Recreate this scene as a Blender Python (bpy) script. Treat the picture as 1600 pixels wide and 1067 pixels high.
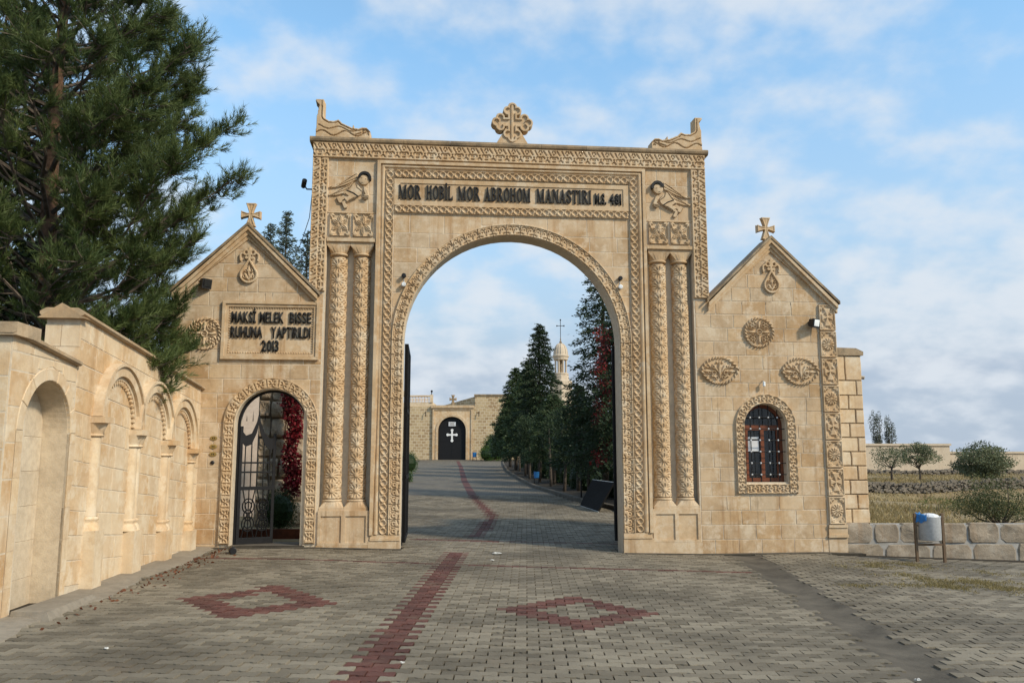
import bpy, bmesh, math, random
import numpy as np
from mathutils import Matrix, Vector
random.seed(7); RNG = np.random.default_rng(11)
PI = math.pi
for o in list(bpy.data.objects): bpy.data.objects.remove(o)
S = bpy.context.scene
COL = S.collection

# ------------------------------------------------------------------ camera
EYE = 1.6
cam = bpy.data.cameras.new('camera'); cam.sensor_width = 36; cam.lens = 1290/1600*36
cam.clip_end = 3000; cam.clip_start = 0.1
co = bpy.data.objects.new('camera', cam); COL.objects.link(co)
co.location = (0, 0, EYE); co.rotation_euler = (PI/2 + math.atan(181.5/1290), 0, 0)
S.camera = co
# ------------------------------------------------------------------ world
SUN_EL, SUN_AZ = math.radians(36), math.radians(124)      # azimuth from +Y towards +X
W = bpy.data.worlds.new('World'); S.world = W; W.use_nodes = True
wn, wl = W.node_tree.nodes, W.node_tree.links
wn.clear()
def N(nodes, t, **kw):
    n = nodes.new(t)
    for k, v in kw.items(): setattr(n, k, v)
    return n
sky = N(wn, 'ShaderNodeTexSky', sky_type='NISHITA'); sky.sun_disc = False
sky.sun_elevation = SUN_EL; sky.sun_rotation = SUN_AZ; sky.air_density = 1.0; sky.dust_density = .6; sky.ozone_density = 1.6
tc = N(wn, 'ShaderNodeTexCoord')
sep = N(wn, 'ShaderNodeSeparateXYZ'); wl.new(tc.outputs['Generated'], sep.inputs[0])
def wmath(op, a, b=None, clamp=False):
    n = N(wn, 'ShaderNodeMath', operation=op); n.use_clamp = clamp
    for i, v in enumerate((a, b)):
        if v is None: continue
        if isinstance(v, (int, float)): n.inputs[i].default_value = v
        else: wl.new(v, n.inputs[i])
    return n.outputs[0]
zc = wmath('ADD', wmath('MAXIMUM', sep.outputs[2], 0.0), 0.42)
cx, cy = wmath('DIVIDE', sep.outputs[0], zc), wmath('DIVIDE', sep.outputs[1], zc)
comb = N(wn, 'ShaderNodeCombineXYZ'); wl.new(cx, comb.inputs[0]); wl.new(cy, comb.inputs[1])
def wnoise(scale, detail, rough, off):
    m = N(wn, 'ShaderNodeMapping'); m.inputs['Location'].default_value = off
    wl.new(comb.outputs[0], m.inputs[0])
    n = N(wn, 'ShaderNodeTexNoise'); n.inputs['Scale'].default_value = scale
    n.inputs['Detail'].default_value = detail; n.inputs['Roughness'].default_value = rough
    wl.new(m.outputs[0], n.inputs[0]); return n.outputs['Fac']
big = wnoise(1.5, 3, .5, (5.3, 2.2, 0)); fine = wnoise(8.5, 6, .5, (1.3, 4.2, 0))
dens = wmath('ADD', wmath('MULTIPLY', big, .62), wmath('MULTIPLY', fine, .75))
ramp = N(wn, 'ShaderNodeMapRange'); ramp.interpolation_type = 'SMOOTHSTEP'
ramp.inputs['From Min'].default_value = .57; ramp.inputs['From Max'].default_value = .86
wl.new(dens, ramp.inputs['Value'])
# thin veil of high cloud everywhere, thicker near the horizon
veil = N(wn, 'ShaderNodeMapRange'); veil.inputs['From Min'].default_value = .10; veil.inputs['From Max'].default_value = .46
veil.inputs['To Min'].default_value = .97; veil.inputs['To Max'].default_value = .12
wl.new(sep.outputs[2], veil.inputs['Value'])
def wmix(f, a_, b_):
    m = N(wn, 'ShaderNodeMix', data_type='RGBA'); wl.new(f, m.inputs[0]); wl.new(a_, m.inputs[6]); m.inputs[7].default_value = (*b_, 1); return m.outputs[2]
tint = N(wn, 'ShaderNodeMix', data_type='RGBA', blend_type='MULTIPLY'); tint.inputs[0].default_value = 1
wl.new(sky.outputs[0], tint.inputs[6]); tint.inputs[7].default_value = (1.32, 1.70, 1.64, 1)
skyc = wmix(veil.outputs[0], tint.outputs[2], (2.5, 2.96, 3.68))
skyc = wmix(wmath('MULTIPLY', ramp.outputs[0], .82), skyc, (4.3, 4.6, 4.95))
bg = N(wn, 'ShaderNodeBackground'); bg.inputs[1].default_value = .15
wl.new(skyc, bg.inputs[0])
wo = N(wn, 'ShaderNodeOutputWorld'); wl.new(bg.outputs[0], wo.inputs[0])
# ------------------------------------------------------------------ sun (veiled by thin cloud)
sl = bpy.data.lights.new('sun', 'SUN'); sl.energy = 3.1; sl.angle = math.radians(5); sl.color = (1, .87, .69)
so = bpy.data.objects.new('sun', sl); COL.objects.link(so)
sd = Vector((math.sin(SUN_AZ)*math.cos(SUN_EL), math.cos(SUN_AZ)*math.cos(SUN_EL), math.sin(SUN_EL)))
so.rotation_euler = sd.to_track_quat('Z', 'Y').to_euler(); so.location = (12, -14, 20)
S.view_settings.view_transform = 'Standard'; S.view_settings.look = 'None'
S.view_settings.exposure = 0.25; S.view_settings.gamma = 1; S.view_settings.use_curve_mapping = False
S.render.engine = 'CYCLES'

# ------------------------------------------------------------------ site frame: u along the facade, v into the scene
PSI = math.radians(5.4); D0 = 14.6
CU, SU = math.cos(PSI), math.sin(PSI)
def LW(u, v, w=0.0): return Vector((u*CU - v*SU, D0 + u*SU + v*CU, w))
def UV(x, y): dy = y - D0; return (x*CU + dy*SU, -x*SU + dy*CU)
_gx = [-30, -8, -5, -3.3, 0, 3.5, 5.5, 9, 14, 40]; _gz = [.12, .12, .11, .10, 0, -.08, -.07, -.19, -.3, -.8]
def G(x, y):
    z = np.interp(x, _gx, _gz)
    f = np.clip((np.asarray(y) - 15.5)/6, 0, 1)
    return z*(1-f) + 0.0215*np.maximum(0, np.asarray(y)-20)*1.0

# ------------------------------------------------------------------ materials
MATS = {}
def mat(name, fn):
    m = bpy.data.materials.new(name); m.use_nodes = True
    nt = m.node_tree; b = nt.nodes['Principled BSDF']; b.inputs['Specular IOR Level'].default_value = .25
    fn(nt, nt.nodes, nt.links, b); MATS[name] = m; return m
def ramp_node(n, stops):
    r = n.new('ShaderNodeValToRGB'); e = r.color_ramp.elements
    while len(e) < len(stops): e.new(.5)
    for el, (p, c) in zip(e, stops): el.position = p; el.color = (*c, 1)
    return r
def noise(n, l, vec, scale, detail=4, rough=.55, stretch=None):
    t = n.new('ShaderNodeTexNoise'); t.inputs['Scale'].default_value = scale
    t.inputs['Detail'].default_value = detail; t.inputs['Roughness'].default_value = rough
    if stretch:
        m = n.new('ShaderNodeMapping'); m.inputs['Scale'].default_value = stretch
        l.new(vec, m.inputs[0]); vec = m.outputs[0]
    l.new(vec, t.inputs[0]); return t.outputs['Fac']
def mixc(n, l, fac, a, b, mode='MIX'):
    m = n.new('ShaderNodeMix'); m.data_type = 'RGBA'; m.blend_type = mode
    for i, v in ((0, fac), (6, a), (7, b)):
        if isinstance(v, (int, float)): m.inputs[i].default_value = v
        elif isinstance(v, tuple): m.inputs[i].default_value = (*v, 1)
        else: l.new(v, m.inputs[i])
    return m.outputs[2]
def mrange(n, l, v, a, b, c=0, d=1):
    m = n.new('ShaderNodeMapRange'); l.new(v, m.inputs[0])
    for i, x in enumerate((a, b, c, d)): m.inputs[i+1].default_value = x
    return m.outputs[0]
def bump(n, l, b, h, strength, dist=.01):
    bp = n.new('ShaderNodeBump'); bp.inputs['Strength'].default_value = strength; bp.inputs['Distance'].default_value = dist
    l.new(h, bp.inputs['Height']); l.new(bp.outputs[0], b.inputs['Normal'])
def stone_mat(name, lo, hi, pale=None, streak=.45, streak_col=(.33, .185, .075), dirt=0.25, rough=.9, rnd=True, grime=None, bumpk=.35, mott=1.0):
    def f(nt, n, l, b):
        pos = n.new('ShaderNodeNewGeometry').outputs['Position']
        oi = n.new('ShaderNodeObjectInfo').outputs['Random']
        big = noise(n, l, pos, 1.7, 3); med = noise(n, l, pos, 7, 5, .6); fin = noise(n, l, pos, 60, 3, .6)
        v = n.new('ShaderNodeMath'); v.operation = 'MULTIPLY_ADD'; l.new(med, v.inputs[0]); v.inputs[1].default_value = .7
        if rnd:
            v2 = n.new('ShaderNodeMath'); v2.operation = 'MULTIPLY_ADD'; l.new(oi, v2.inputs[0]); v2.inputs[1].default_value = .5; v2.inputs[2].default_value = -.08
            l.new(v2.outputs[0], v.inputs[2])
        else: v.inputs[2].default_value = .14
        c = mixc(n, l, mrange(n, l, v.outputs[0], .2, .8), lo, hi)
        if rnd:                                              # some blocks run greyer than others
            fr_ = n.new('ShaderNodeMath'); fr_.operation = 'FRACT'; ml = n.new('ShaderNodeMath'); ml.operation = 'MULTIPLY'; l.new(oi, ml.inputs[0]); ml.inputs[1].default_value = 7.31; l.new(ml.outputs[0], fr_.inputs[0])
            gy = sum(hi)/3; c = mixc(n, l, mrange(n, l, fr_.outputs[0], .35, 1.0, 0, .55), c, (gy*1.16, gy*1.0, gy*.76))
        c = mixc(n, l, mrange(n, l, noise(n, l, pos, 13, 6, .7), .42, .64, 0, .42*mott), c, tuple(x*.68 for x in lo))
        if pale:
            c = mixc(n, l, mrange(n, l, noise(n, l, pos, 1.3, 4, .6), .44, .62, 0, .6), c, tuple((x+y)/2 for x, y in zip(pale, hi)))
            c = mixc(n, l, mrange(n, l, noise(n, l, pos, 4.2, 7, .72), .50, .62, 0, .75*mott), c, pale)
        if streak:
            st = noise(n, l, pos, 1.0, 5, .6, (5.5, 5.5, .45))
            c = mixc(n, l, mrange(n, l, st, .53, .70, 0, streak), c, streak_col)
            s2 = noise(n, l, pos, 1.0, 6, .65, (11, 11, .7))
            c = mixc(n, l, mrange(n, l, s2, .60, .76, 0, streak), c, (.15, .11, .07))
        if dirt:
            c = mixc(n, l, mrange(n, l, big, .5, .75, 0, dirt), c, (.2, .165, .12))
        if grime:
            gr = noise(n, l, pos, 3.5, 6, .7)
            c = mixc(n, l, mrange(n, l, gr, .4, .62, 0, grime), c, (.085, .075, .06))
        c = mixc(n, l, mrange(n, l, fin, .3, .7, 0, .22), c, (.74, .6, .42), 'OVERLAY')
        l.new(c, b.inputs['Base Color']); b.inputs['Roughness'].default_value = rough
        h = n.new('ShaderNodeMath'); h.operation = 'MULTIPLY_ADD'; l.new(fin, h.inputs[0]); h.inputs[1].default_value = .5; l.new(med, h.inputs[2])
        bump(n, l, b, h.outputs[0], bumpk, .012)
    return mat(name, f)
stone_mat('stone', (.39, .252, .128), (.53, .392, .242), pale=(.60, .505, .38), streak=.65, mott=.9)
stone_mat('stone_carved', (.44, .30, .165), (.55, .415, .262), pale=(.58, .49, .365), streak=.35, rnd=False, dirt=.15)
stone_mat('stone_side', (.50, .325, .165), (.64, .495, .325), pale=(.69, .60, .47), streak=.35, mott=.75, dirt=.12)
stone_mat('grey_block', (.22, .175, .125), (.36, .305, .235), pale=(.42, .375, .31), streak=.3, grime=.35, bumpk=1.2)
stone_mat('stone_cap', (.29, .205, .12), (.42, .32, .20), grime=.75, streak=.2)
stone_mat('stone_grey', (.50, .415, .30), (.60, .515, .395), streak=.12)
stone_mat('stone_coping', (.42, .29, .165), (.54, .41, .26), grime=.4, streak=.2)
stone_mat('mortar', (.54, .455, .34), (.66, .58, .465), streak=.1, rnd=False, dirt=.08)
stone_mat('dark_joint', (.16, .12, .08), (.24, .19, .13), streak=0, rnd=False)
stone_mat('cement', (.29, .28, .26), (.42, .41, .385), streak=0, rnd=False)
stone_mat('rubble', (.27, .19, .12), (.50, .41, .30), pale=(.55, .5, .42), streak=.2, grime=.3, bumpk=1.0)
stone_mat('field_stone', (.13, .11, .09), (.26, .23, .195), streak=0, grime=.5, bumpk=.8)
stone_mat('plaster', (.60, .49, .41), (.68, .58, .50), streak=.1, rnd=False)
stone_mat('far_wall_stone', (.50, .42, .32), (.60, .52, .41), streak=.1, rnd=False)
def conc(nt, n, l, b):
    pos = n.new('ShaderNodeNewGeometry').outputs['Position']
    c = mixc(n, l, mrange(n, l, noise(n, l, pos, 2.5, 6, .65), .35, .7), (.065, .055, .041), (.15, .128, .096))
    c = mixc(n, l, mrange(n, l, noise(n, l, pos, 40, 3), .4, .7, 0, .4), c, (.10, .09, .075))
    l.new(c, b.inputs['Base Color']); b.inputs['Roughness'].default_value = .95
    bump(n, l, b, noise(n, l, pos, 30, 5, .7), .5, .01)
mat('concrete', conc)
stone_mat('apron_concrete', (.22, .195, .155), (.34, .305, .25), streak=0, grime=.3, rnd=False)
def paver_mat(name, lo, hi, attr):
    def f(nt, n, l, b):
        pos = n.new('ShaderNodeNewGeometry').outputs['Position']
        if attr:
            a = n.new('ShaderNodeAttribute'); a.attribute_name = 'rnd'; r = a.outputs['Fac']
        else: r = n.new('ShaderNodeObjectInfo').outputs['Random']
        c = mixc(n, l, mrange(n, l, r, .05, .75), lo, hi)
        c = mixc(n, l, mrange(n, l, noise(n, l, pos, .55, 4, .6), .44, .64, 0, .7), c, tuple(x*.5 for x in lo))
        c = mixc(n, l, mrange(n, l, noise(n, l, pos, 2.3, 5, .65), .55, .75, 0, .5), c, (.20, .155, .105))
        c = mixc(n, l, mrange(n, l, noise(n, l, pos, 170, 2), .42, .72, 0, .55), c, tuple(x*.5 for x in lo))
        sp = noise(n, l, pos, 420, 0)
        c = mixc(n, l, mrange(n, l, sp, .72, .78, 0, .5), c, (.5, .48, .44))
        l.new(c, b.inputs['Base Color']); b.inputs['Roughness'].default_value = .85
        bump(n, l, b, noise(n, l, pos, 150, 3, .7), .5, .004)
    return mat(name, f)
for s, at in (('', False), ('_attr', True)):
    paver_mat('paver_grey'+s, (.148, .124, .087), (.272, .233, .169), at)
    paver_mat('paver_red'+s, (.092, .037, .028), (.155, .062, .047), at)
def soil(nt, n, l, b):
    pos = n.new('ShaderNodeNewGeometry').outputs['Position']
    c = mixc(n, l, mrange(n, l, noise(n, l, pos, 5, 6, .7), .35, .65), (.022, .018, .013), (.05, .04, .028))
    l.new(c, b.inputs['Base Color']); b.inputs['Roughness'].default_value = 1
mat('joint_soil', soil)
def far_paving(nt, n, l, b):
    pos = n.new('ShaderNodeNewGeometry').outputs['Position']
    br = n.new('ShaderNodeTexBrick'); br.inputs['Scale'].default_value = 1.0
    br.inputs['Brick Width'].default_value = .215; br.inputs['Row Height'].default_value = .125; br.inputs['Mortar Size'].default_value = .008
    br.inputs['Color1'].default_value = (.115, .098, .07, 1); br.inputs['Color2'].default_value = (.195, .168, .125, 1); br.inputs['Mortar'].default_value = (.05, .045, .038, 1)
    l.new(pos, br.inputs[0])
    c = mixc(n, l, mrange(n, l, noise(n, l, pos, .5, 5, .6), .45, .65, 0, .6), br.outputs[0], (.08, .074, .066))
    l.new(c, b.inputs['Base Color']); b.inputs['Roughness'].default_value = .85
mat('far_paving', far_paving)
def far_red(nt, n, l, b):
    pos = n.new('ShaderNodeNewGeometry').outputs['Position']
    l.new(mixc(n, l, mrange(n, l, noise(n, l, pos, 4, 5), .3, .7), (.085, .036, .032), (.13, .06, .05)), b.inputs['Base Color']); b.inputs['Roughness'].default_value = .9
mat('far_red_paving', far_red)
def terr(nt, n, l, b):
    pos = n.new('ShaderNodeNewGeometry').outputs['Position']
    r = ramp_node(n, [(.3, (.11, .085, .05)), (.45, (.24, .175, .095)), (.58, (.33, .255, .14)), (.72, (.13, .12, .055))])
    l.new(noise(n, l, pos, .55, 8, .68), r.inputs[0])
    l.new(r.outputs[0], b.inputs['Base Color']); b.inputs['Roughness'].default_value = 1
    bump(n, l, b, noise(n, l, pos, 9, 5, .7), 1, .08)
mat('dry_ground', terr)
def flat(name, c, rough=.6, metal=0, var=.25, spec=.3, scale=8):
    def f(nt, n, l, b):
        pos = n.new('ShaderNodeNewGeometry').outputs['Position']
        k = noise(n, l, pos, scale, 4)
        l.new(mixc(n, l, mrange(n, l, k, .3, .7), tuple(x*(1-var) for x in c), tuple(min(1, x*(1+var)) for x in c)), b.inputs['Base Color'])
        b.inputs['Roughness'].default_value = rough; b.inputs['Metallic'].default_value = metal; b.inputs['Specular IOR Level'].default_value = spec
    return mat(name, f)
flat('black_paint', (.012, .011, .010), .55)
flat('black_iron', (.011, .011, .012), .55, 0, spec=.2)
flat('black_plastic', (.015, .015, .016), .4)
flat('wood', (.16, .05, .022), .5)
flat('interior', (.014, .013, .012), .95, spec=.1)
flat('white_paint', (.75, .75, .73), .6, var=.06)
flat('paper', (.62, .64, .66), .8, var=.1)
flat('brass', (.34, .24, .08), .45, .5)
flat('galvanised', (.54, .56, .575), .45, .25, .15, scale=20)
flat('brown_steel', (.13, .085, .05), .6)
flat('blue_plastic', (.03, .17, .42), .4)
flat('grey_plastic', (.42, .42, .40), .5)
flat('lamp_glass', (.75, .78, .78), .2)
flat('pipe', (.55, .47, .36), .6)
flat('bark', (.125, .072, .045), 1, var=.5, scale=14)
flat('bark_grey', (.10, .08, .062), 1, var=.45, scale=14)
flat('litter', (.55, .54, .5), .8)
flat('cable', (.10, .10, .10), .6)
def glass(nt, n, l, b):
    b.inputs['Base Color'].default_value = (.02, .022, .024, 1); b.inputs['Roughness'].default_value = .06
    b.inputs['Specular IOR Level'].default_value = .6; b.inputs['Alpha'].default_value = .75
mat('window_glass', glass)
def leaf(name, lo, hi, rough=.55, trans=.25, scale=1.6):
    def f(nt, n, l, b):
        pos = n.new('ShaderNodeNewGeometry').outputs['Position']
        a = n.new('ShaderNodeAttribute'); a.attribute_name = 'rnd'
        k = n.new('ShaderNodeMath'); k.operation = 'MULTIPLY_ADD'; l.new(noise(n, l, pos, scale, 3), k.inputs[0]); k.inputs[1].default_value = .6
        s = n.new('ShaderNodeMath'); s.operation = 'MULTIPLY'; l.new(a.outputs['Fac'], s.inputs[0]); s.inputs[1].default_value = .55
        l.new(s.outputs[0], k.inputs[2])
        c = mixc(n, l, mrange(n, l, k.outputs[0], .25, .9), lo, hi)
        l.new(c, b.inputs['Base Color']); b.inputs['Roughness'].default_value = rough
        tr = n.new('ShaderNodeBsdfTranslucent'); l.new(c, tr.inputs[0])
        ms = n.new('ShaderNodeMixShader'); ms.inputs[0].default_value = trans
        out = n['Material Output']; l.new(b.outputs[0], ms.inputs[1]); l.new(tr.outputs[0], ms.inputs[2]); l.new(ms.outputs[0], out.inputs[0])
    return mat(name, f)
leaf('pine_needles', (.028, .056, .016), (.14, .175, .055))
leaf('dark_leaves', (.012, .026, .010), (.035, .06, .02))
leaf('conifer_dark', (.016, .032, .016), (.055, .082, .036))
leaf('conifer_green', (.026, .05, .02), (.085, .118, .048))
leaf('juniper', (.05, .075, .05), (.12, .15, .11))
leaf('boxwood', (.03, .07, .012), (.085, .15, .03))
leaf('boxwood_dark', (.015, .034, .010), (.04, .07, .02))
leaf('olive_bush', (.05, .065, .025), (.14, .145, .055))
leaf('field_tree', (.075, .095, .05), (.19, .205, .11))
leaf('poplar', (.06, .075, .055), (.13, .145, .11))
leaf('creeper_red', (.085, .008, .012), (.25, .018, .026))
leaf('creeper_brown', (.09, .02, .018), (.28, .032, .032))
leaf('dry_grass', (.20, .15, .06), (.42, .32, .15))
leaf('moss_grass', (.15, .125, .05), (.33, .26, .11))
leaf('weed', (.07, .10, .03), (.17, .2, .06))
leaf('dead_leaf', (.10, .035, .018), (.2, .08, .04))
def monastery(nt, n, l, b):
    pos = n.new('ShaderNodeTexCoord').outputs['Object']
    m = n.new('ShaderNodeMapping'); m.inputs['Rotation'].default_value = (PI/2, 0, 0); l.new(pos, m.inputs[0])
    wob = n.new('ShaderNodeVectorMath'); wob.operation = 'MULTIPLY_ADD'
    nz = n.new('ShaderNodeTexNoise'); nz.inputs['Scale'].default_value = 1.6; l.new(pos, nz.inputs[0])
    l.new(nz.outputs['Color'], wob.inputs[0]); wob.inputs[1].default_value = (.25, .25, .25); l.new(m.outputs[0], wob.inputs[2])
    br = n.new('ShaderNodeTexBrick'); br.inputs['Brick Width'].default_value = .46; br.inputs['Row Height'].default_value = .30
    br.inputs['Mortar Size'].default_value = .035; br.inputs['Scale'].default_value = 1; br.inputs['Mortar Smooth'].default_value = .3
    br.inputs['Color1'].default_value = (.30, .20, .105, 1); br.inputs['Color2'].default_value = (.50, .38, .22, 1); br.inputs['Mortar'].default_value = (.55, .46, .32, 1)
    l.new(wob.outputs[0], br.inputs[0])
    c = mixc(n, l, mrange(n, l, noise(n, l, pos, .35, 4), .4, .65, 0, .35), br.outputs[0], (.52, .42, .27))
    l.new(c, b.inputs['Base Color']); b.inputs['Roughness'].default_value = .95
    bump(n, l, b, br.outputs['Fac'], -.8, .05)
mat('rubble_masonry', monastery)

# ------------------------------------------------------------------ mesh helpers
class MB:
    def __init__(s): s.v = []; s.f = []
    def add(s, vs, fs):
        o = len(s.v); s.v += [tuple(p) for p in vs]; s.f += [tuple(i+o for i in f) for f in fs]; return s
    def box(s, x0, x1, y0, y1, z0, z1):
        return s.add([(x0,y0,z0),(x1,y0,z0),(x1,y1,z0),(x0,y1,z0),(x0,y0,z1),(x1,y0,z1),(x1,y1,z1),(x0,y1,z1)],
              [(0,3,2,1),(4,5,6,7),(0,1,5,4),(1,2,6,5),(2,3,7,6),(3,0,4,7)])
    def prism(s, poly, y0, y1):                        # poly in (x, z), front at y0
        n = len(poly)
        return s.add([(x, y0, z) for x, z in poly] + [(x, y1, z) for x, z in poly],
              [tuple(range(n)), tuple(range(2*n-1, n-1, -1))] + [(i, i+n, (i+1) % n + n, (i+1) % n) for i in range(n)])
    def strip(s, P, Q, y0, y1):                        # band between two polylines P (inner) and Q (outer), solid
        n = len(P); vs = [(x, y0, z) for x, z in P] + [(x, y0, z) for x, z in Q] + [(x, y1, z) for x, z in P] + [(x, y1, z) for x, z in Q]
        fs = []
        for i in range(n-1):
            fs += [(i, i+1, n+i+1, n+i), (2*n+i, 3*n+i, 3*n+i+1, 2*n+i+1), (i, 2*n+i, 2*n+i+1, i+1), (n+i, n+i+1, 3*n+i+1, 3*n+i)]
        fs += [(0, n, 3*n, 2*n), (n-1, 3*n-1, 4*n-1, 2*n-1)]
        return s.add(vs, fs)
    def lathe(s, prof, seg=16, c=(0, 0, 0), a0=0, a1=2*PI, sx=1, sy=1):
        full = abs(a1-a0-2*PI) < 1e-6; m = seg if full else seg+1; vs = []
        for r, z in prof:
            for k in range(m):
                a = a0+(a1-a0)*k/seg; vs.append((c[0]+r*math.cos(a)*sx, c[1]+r*math.sin(a)*sy, c[2]+z))
        fs = []
        for j in range(len(prof)-1):
            for k in range(seg):
                k2 = (k+1) % m; fs.append((j*m+k, j*m+k2, (j+1)*m+k2, (j+1)*m+k))
        if full: fs += [tuple(range(m))[::-1], tuple(range((len(prof)-1)*m, len(prof)*m))]
        return s.add(vs, fs)
    def tube(s, pts, rad, seg=6):
        pts = [Vector(p) for p in pts]; n = len(pts); vs = []
        if not hasattr(rad, '__len__'): rad = [rad]*n
        for i, p in enumerate(pts):
            d = (pts[min(i+1, n-1)]-pts[max(i-1, 0)]).normalized()
            a = d.cross(Vector((0, 0, 1)) if abs(d.z) < .9 else Vector((1, 0, 0))).normalized(); b = d.cross(a)
            for k in range(seg):
                t = 2*PI*k/seg; vs.append(p + (a*math.cos(t)+b*math.sin(t))*rad[i])
        fs = [(i*seg+k, i*seg+(k+1) % seg, (i+1)*seg+(k+1) % seg, (i+1)*seg+k) for i in range(n-1) for k in range(seg)]
        fs += [tuple(range(seg))[::-1], tuple(range((n-1)*seg, n*seg))]
        return s.add(vs, fs)
    def ball(s, c, r, seg=10, rings=6, sz=1):
        return s.lathe([(max(r*math.sin(PI*j/rings), 1e-4), -r*sz*math.cos(PI*j/rings)) for j in range(rings+1)], seg, c)
    def shear(s, fn):
        s.v = [fn(*p) for p in s.v]; return s
    def build(s, name, m, parent=None, smooth=False, loc=None, rot=None):
        me = bpy.data.meshes.new(name); me.from_pydata(s.v, [], s.f); me.update()
        return link(name, me, m, parent, smooth, loc, rot)
def link(name, me, m, parent=None, smooth=False, loc=None, rot=None):
    for mm in (m if isinstance(m, (list, tuple)) else [m]): 
        if mm: me.materials.append(MATS[mm])
    if smooth: me.shade_smooth()
    o = bpy.data.objects.new(name, me); COL.objects.link(o)
    if parent is not None: o.parent = parent
    if loc is not None: o.location = loc
    if rot is not None: o.rotation_euler = rot
    return o
def np_mesh(name, V, F, rnd=None):                     # V (n,3), F (m,k)
    me = bpy.data.meshes.new(name); k = F.shape[1]
    me.vertices.add(len(V)); me.vertices.foreach_set('co', V.astype(np.float32).ravel())
    me.loops.add(F.size); me.loops.foreach_set('vertex_index', F.astype(np.int32).ravel())
    me.polygons.add(len(F)); me.polygons.foreach_set('loop_start', np.arange(0, F.size, k, dtype=np.int32))
    me.polygons.foreach_set('loop_total', np.full(len(F), k, dtype=np.int32))
    if rnd is not None:
        a = me.attributes.new('rnd', 'FLOAT', 'POINT'); a.data.foreach_set('value', rnd.astype(np.float32))
    me.update(calc_edges=True); return me
def tag(o, label=None, cat=None, group=None, kind=None):
    if label: o['label'] = label
    if cat: o['category'] = cat
    if group: o['group'] = group
    if kind: o['kind'] = kind
    return o
def thing(name, label, cat, loc=(0, 0, 0), rz=0, group=None):
    o = bpy.data.objects.new(name, None); COL.objects.link(o); o.location = loc; o.rotation_euler = (0, 0, rz)
    o.empty_display_size = .2
    return tag(o, label, cat, group)
def arc(c, s, r, a0, a1, n): return [(c+r*math.cos(a0+(a1-a0)*i/n), s+r*math.sin(a0+(a1-a0)*i/n)) for i in range(n+1)]
def arch_path(c, s, r, w0, n=28):                      # up the left jamb, over the arch, down the right jamb
    return [(c-r, w0)] + arc(c, s, r, PI, 0, n) + [(c+r, w0)]
def arch_wall(mb, u0, u1, w0, w1, c, s, r, y0, y1, n=32):
    P = [(c-r, w0)]; Q = [(u0, w0)]
    angs = [PI - PI*i/n for i in range(n+1)]
    for cu_, cw in ((u0, w1), (u1, w1)): angs.append(math.atan2(cw-s, cu_-c))
    for a in sorted(set(angs), reverse=True):
        ca, sa = math.cos(a), math.sin(a)
        t = min([x for x in (((u0-c)/ca if ca < -1e-6 else 9e9), ((u1-c)/ca if ca > 1e-6 else 9e9), ((w1-s)/sa if sa > 1e-6 else 9e9))])
        P.append((c+r*ca, s+r*sa)); Q.append((c+t*ca, s+t*sa))
    P.append((c+r, w0)); Q.append((u1, w0))
    return mb.strip(P, Q, y0, y1)

# masonry: single blocks clipped to openings and slopes, each an object
def block_obj(poly, parent, m, proud, name='stone_block', bev=.006, back=.05):
    n = len(poly); cx_ = sum(p[0] for p in poly)/n; cz_ = sum(p[1] for p in poly)/n
    ins = []
    for i in range(n):
        (ax, az), (bx, bz), (dx, dz) = poly[i-1], poly[i], poly[(i+1) % n]
        n1 = Vector((bz-az, -(bx-ax))); n2 = Vector((dz-bz, -(dx-bx)))
        if n1.length > 1e-9: n1.normalize()
        if n2.length > 1e-9: n2.normalize()
        nn = n1+n2
        nn = nn/max(nn.length_squared/2, .3) if nn.length > 1e-6 else n1
        ins.append((bx-nn.x*bev, bz-nn.y*bev))
    V = [(x-cx_, -proud, z-cz_) for x, z in ins] + [(x-cx_, -proud+bev, z-cz_) for x, z in poly] + [(x-cx_, back, z-cz_) for x, z in poly]
    F = [tuple(range(n))] + [(i, i+n, (i+1) % n+n, (i+1) % n) for i in range(n)] + [(i+n, i+2*n, (i+1) % n+2*n, (i+1) % n+n) for i in range(n)]
    me = bpy.data.meshes.new(name); me.from_pydata(V, [], F); me.update()
    return link(name, me, m, parent, loc=(cx_, 0, cz_))
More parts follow.
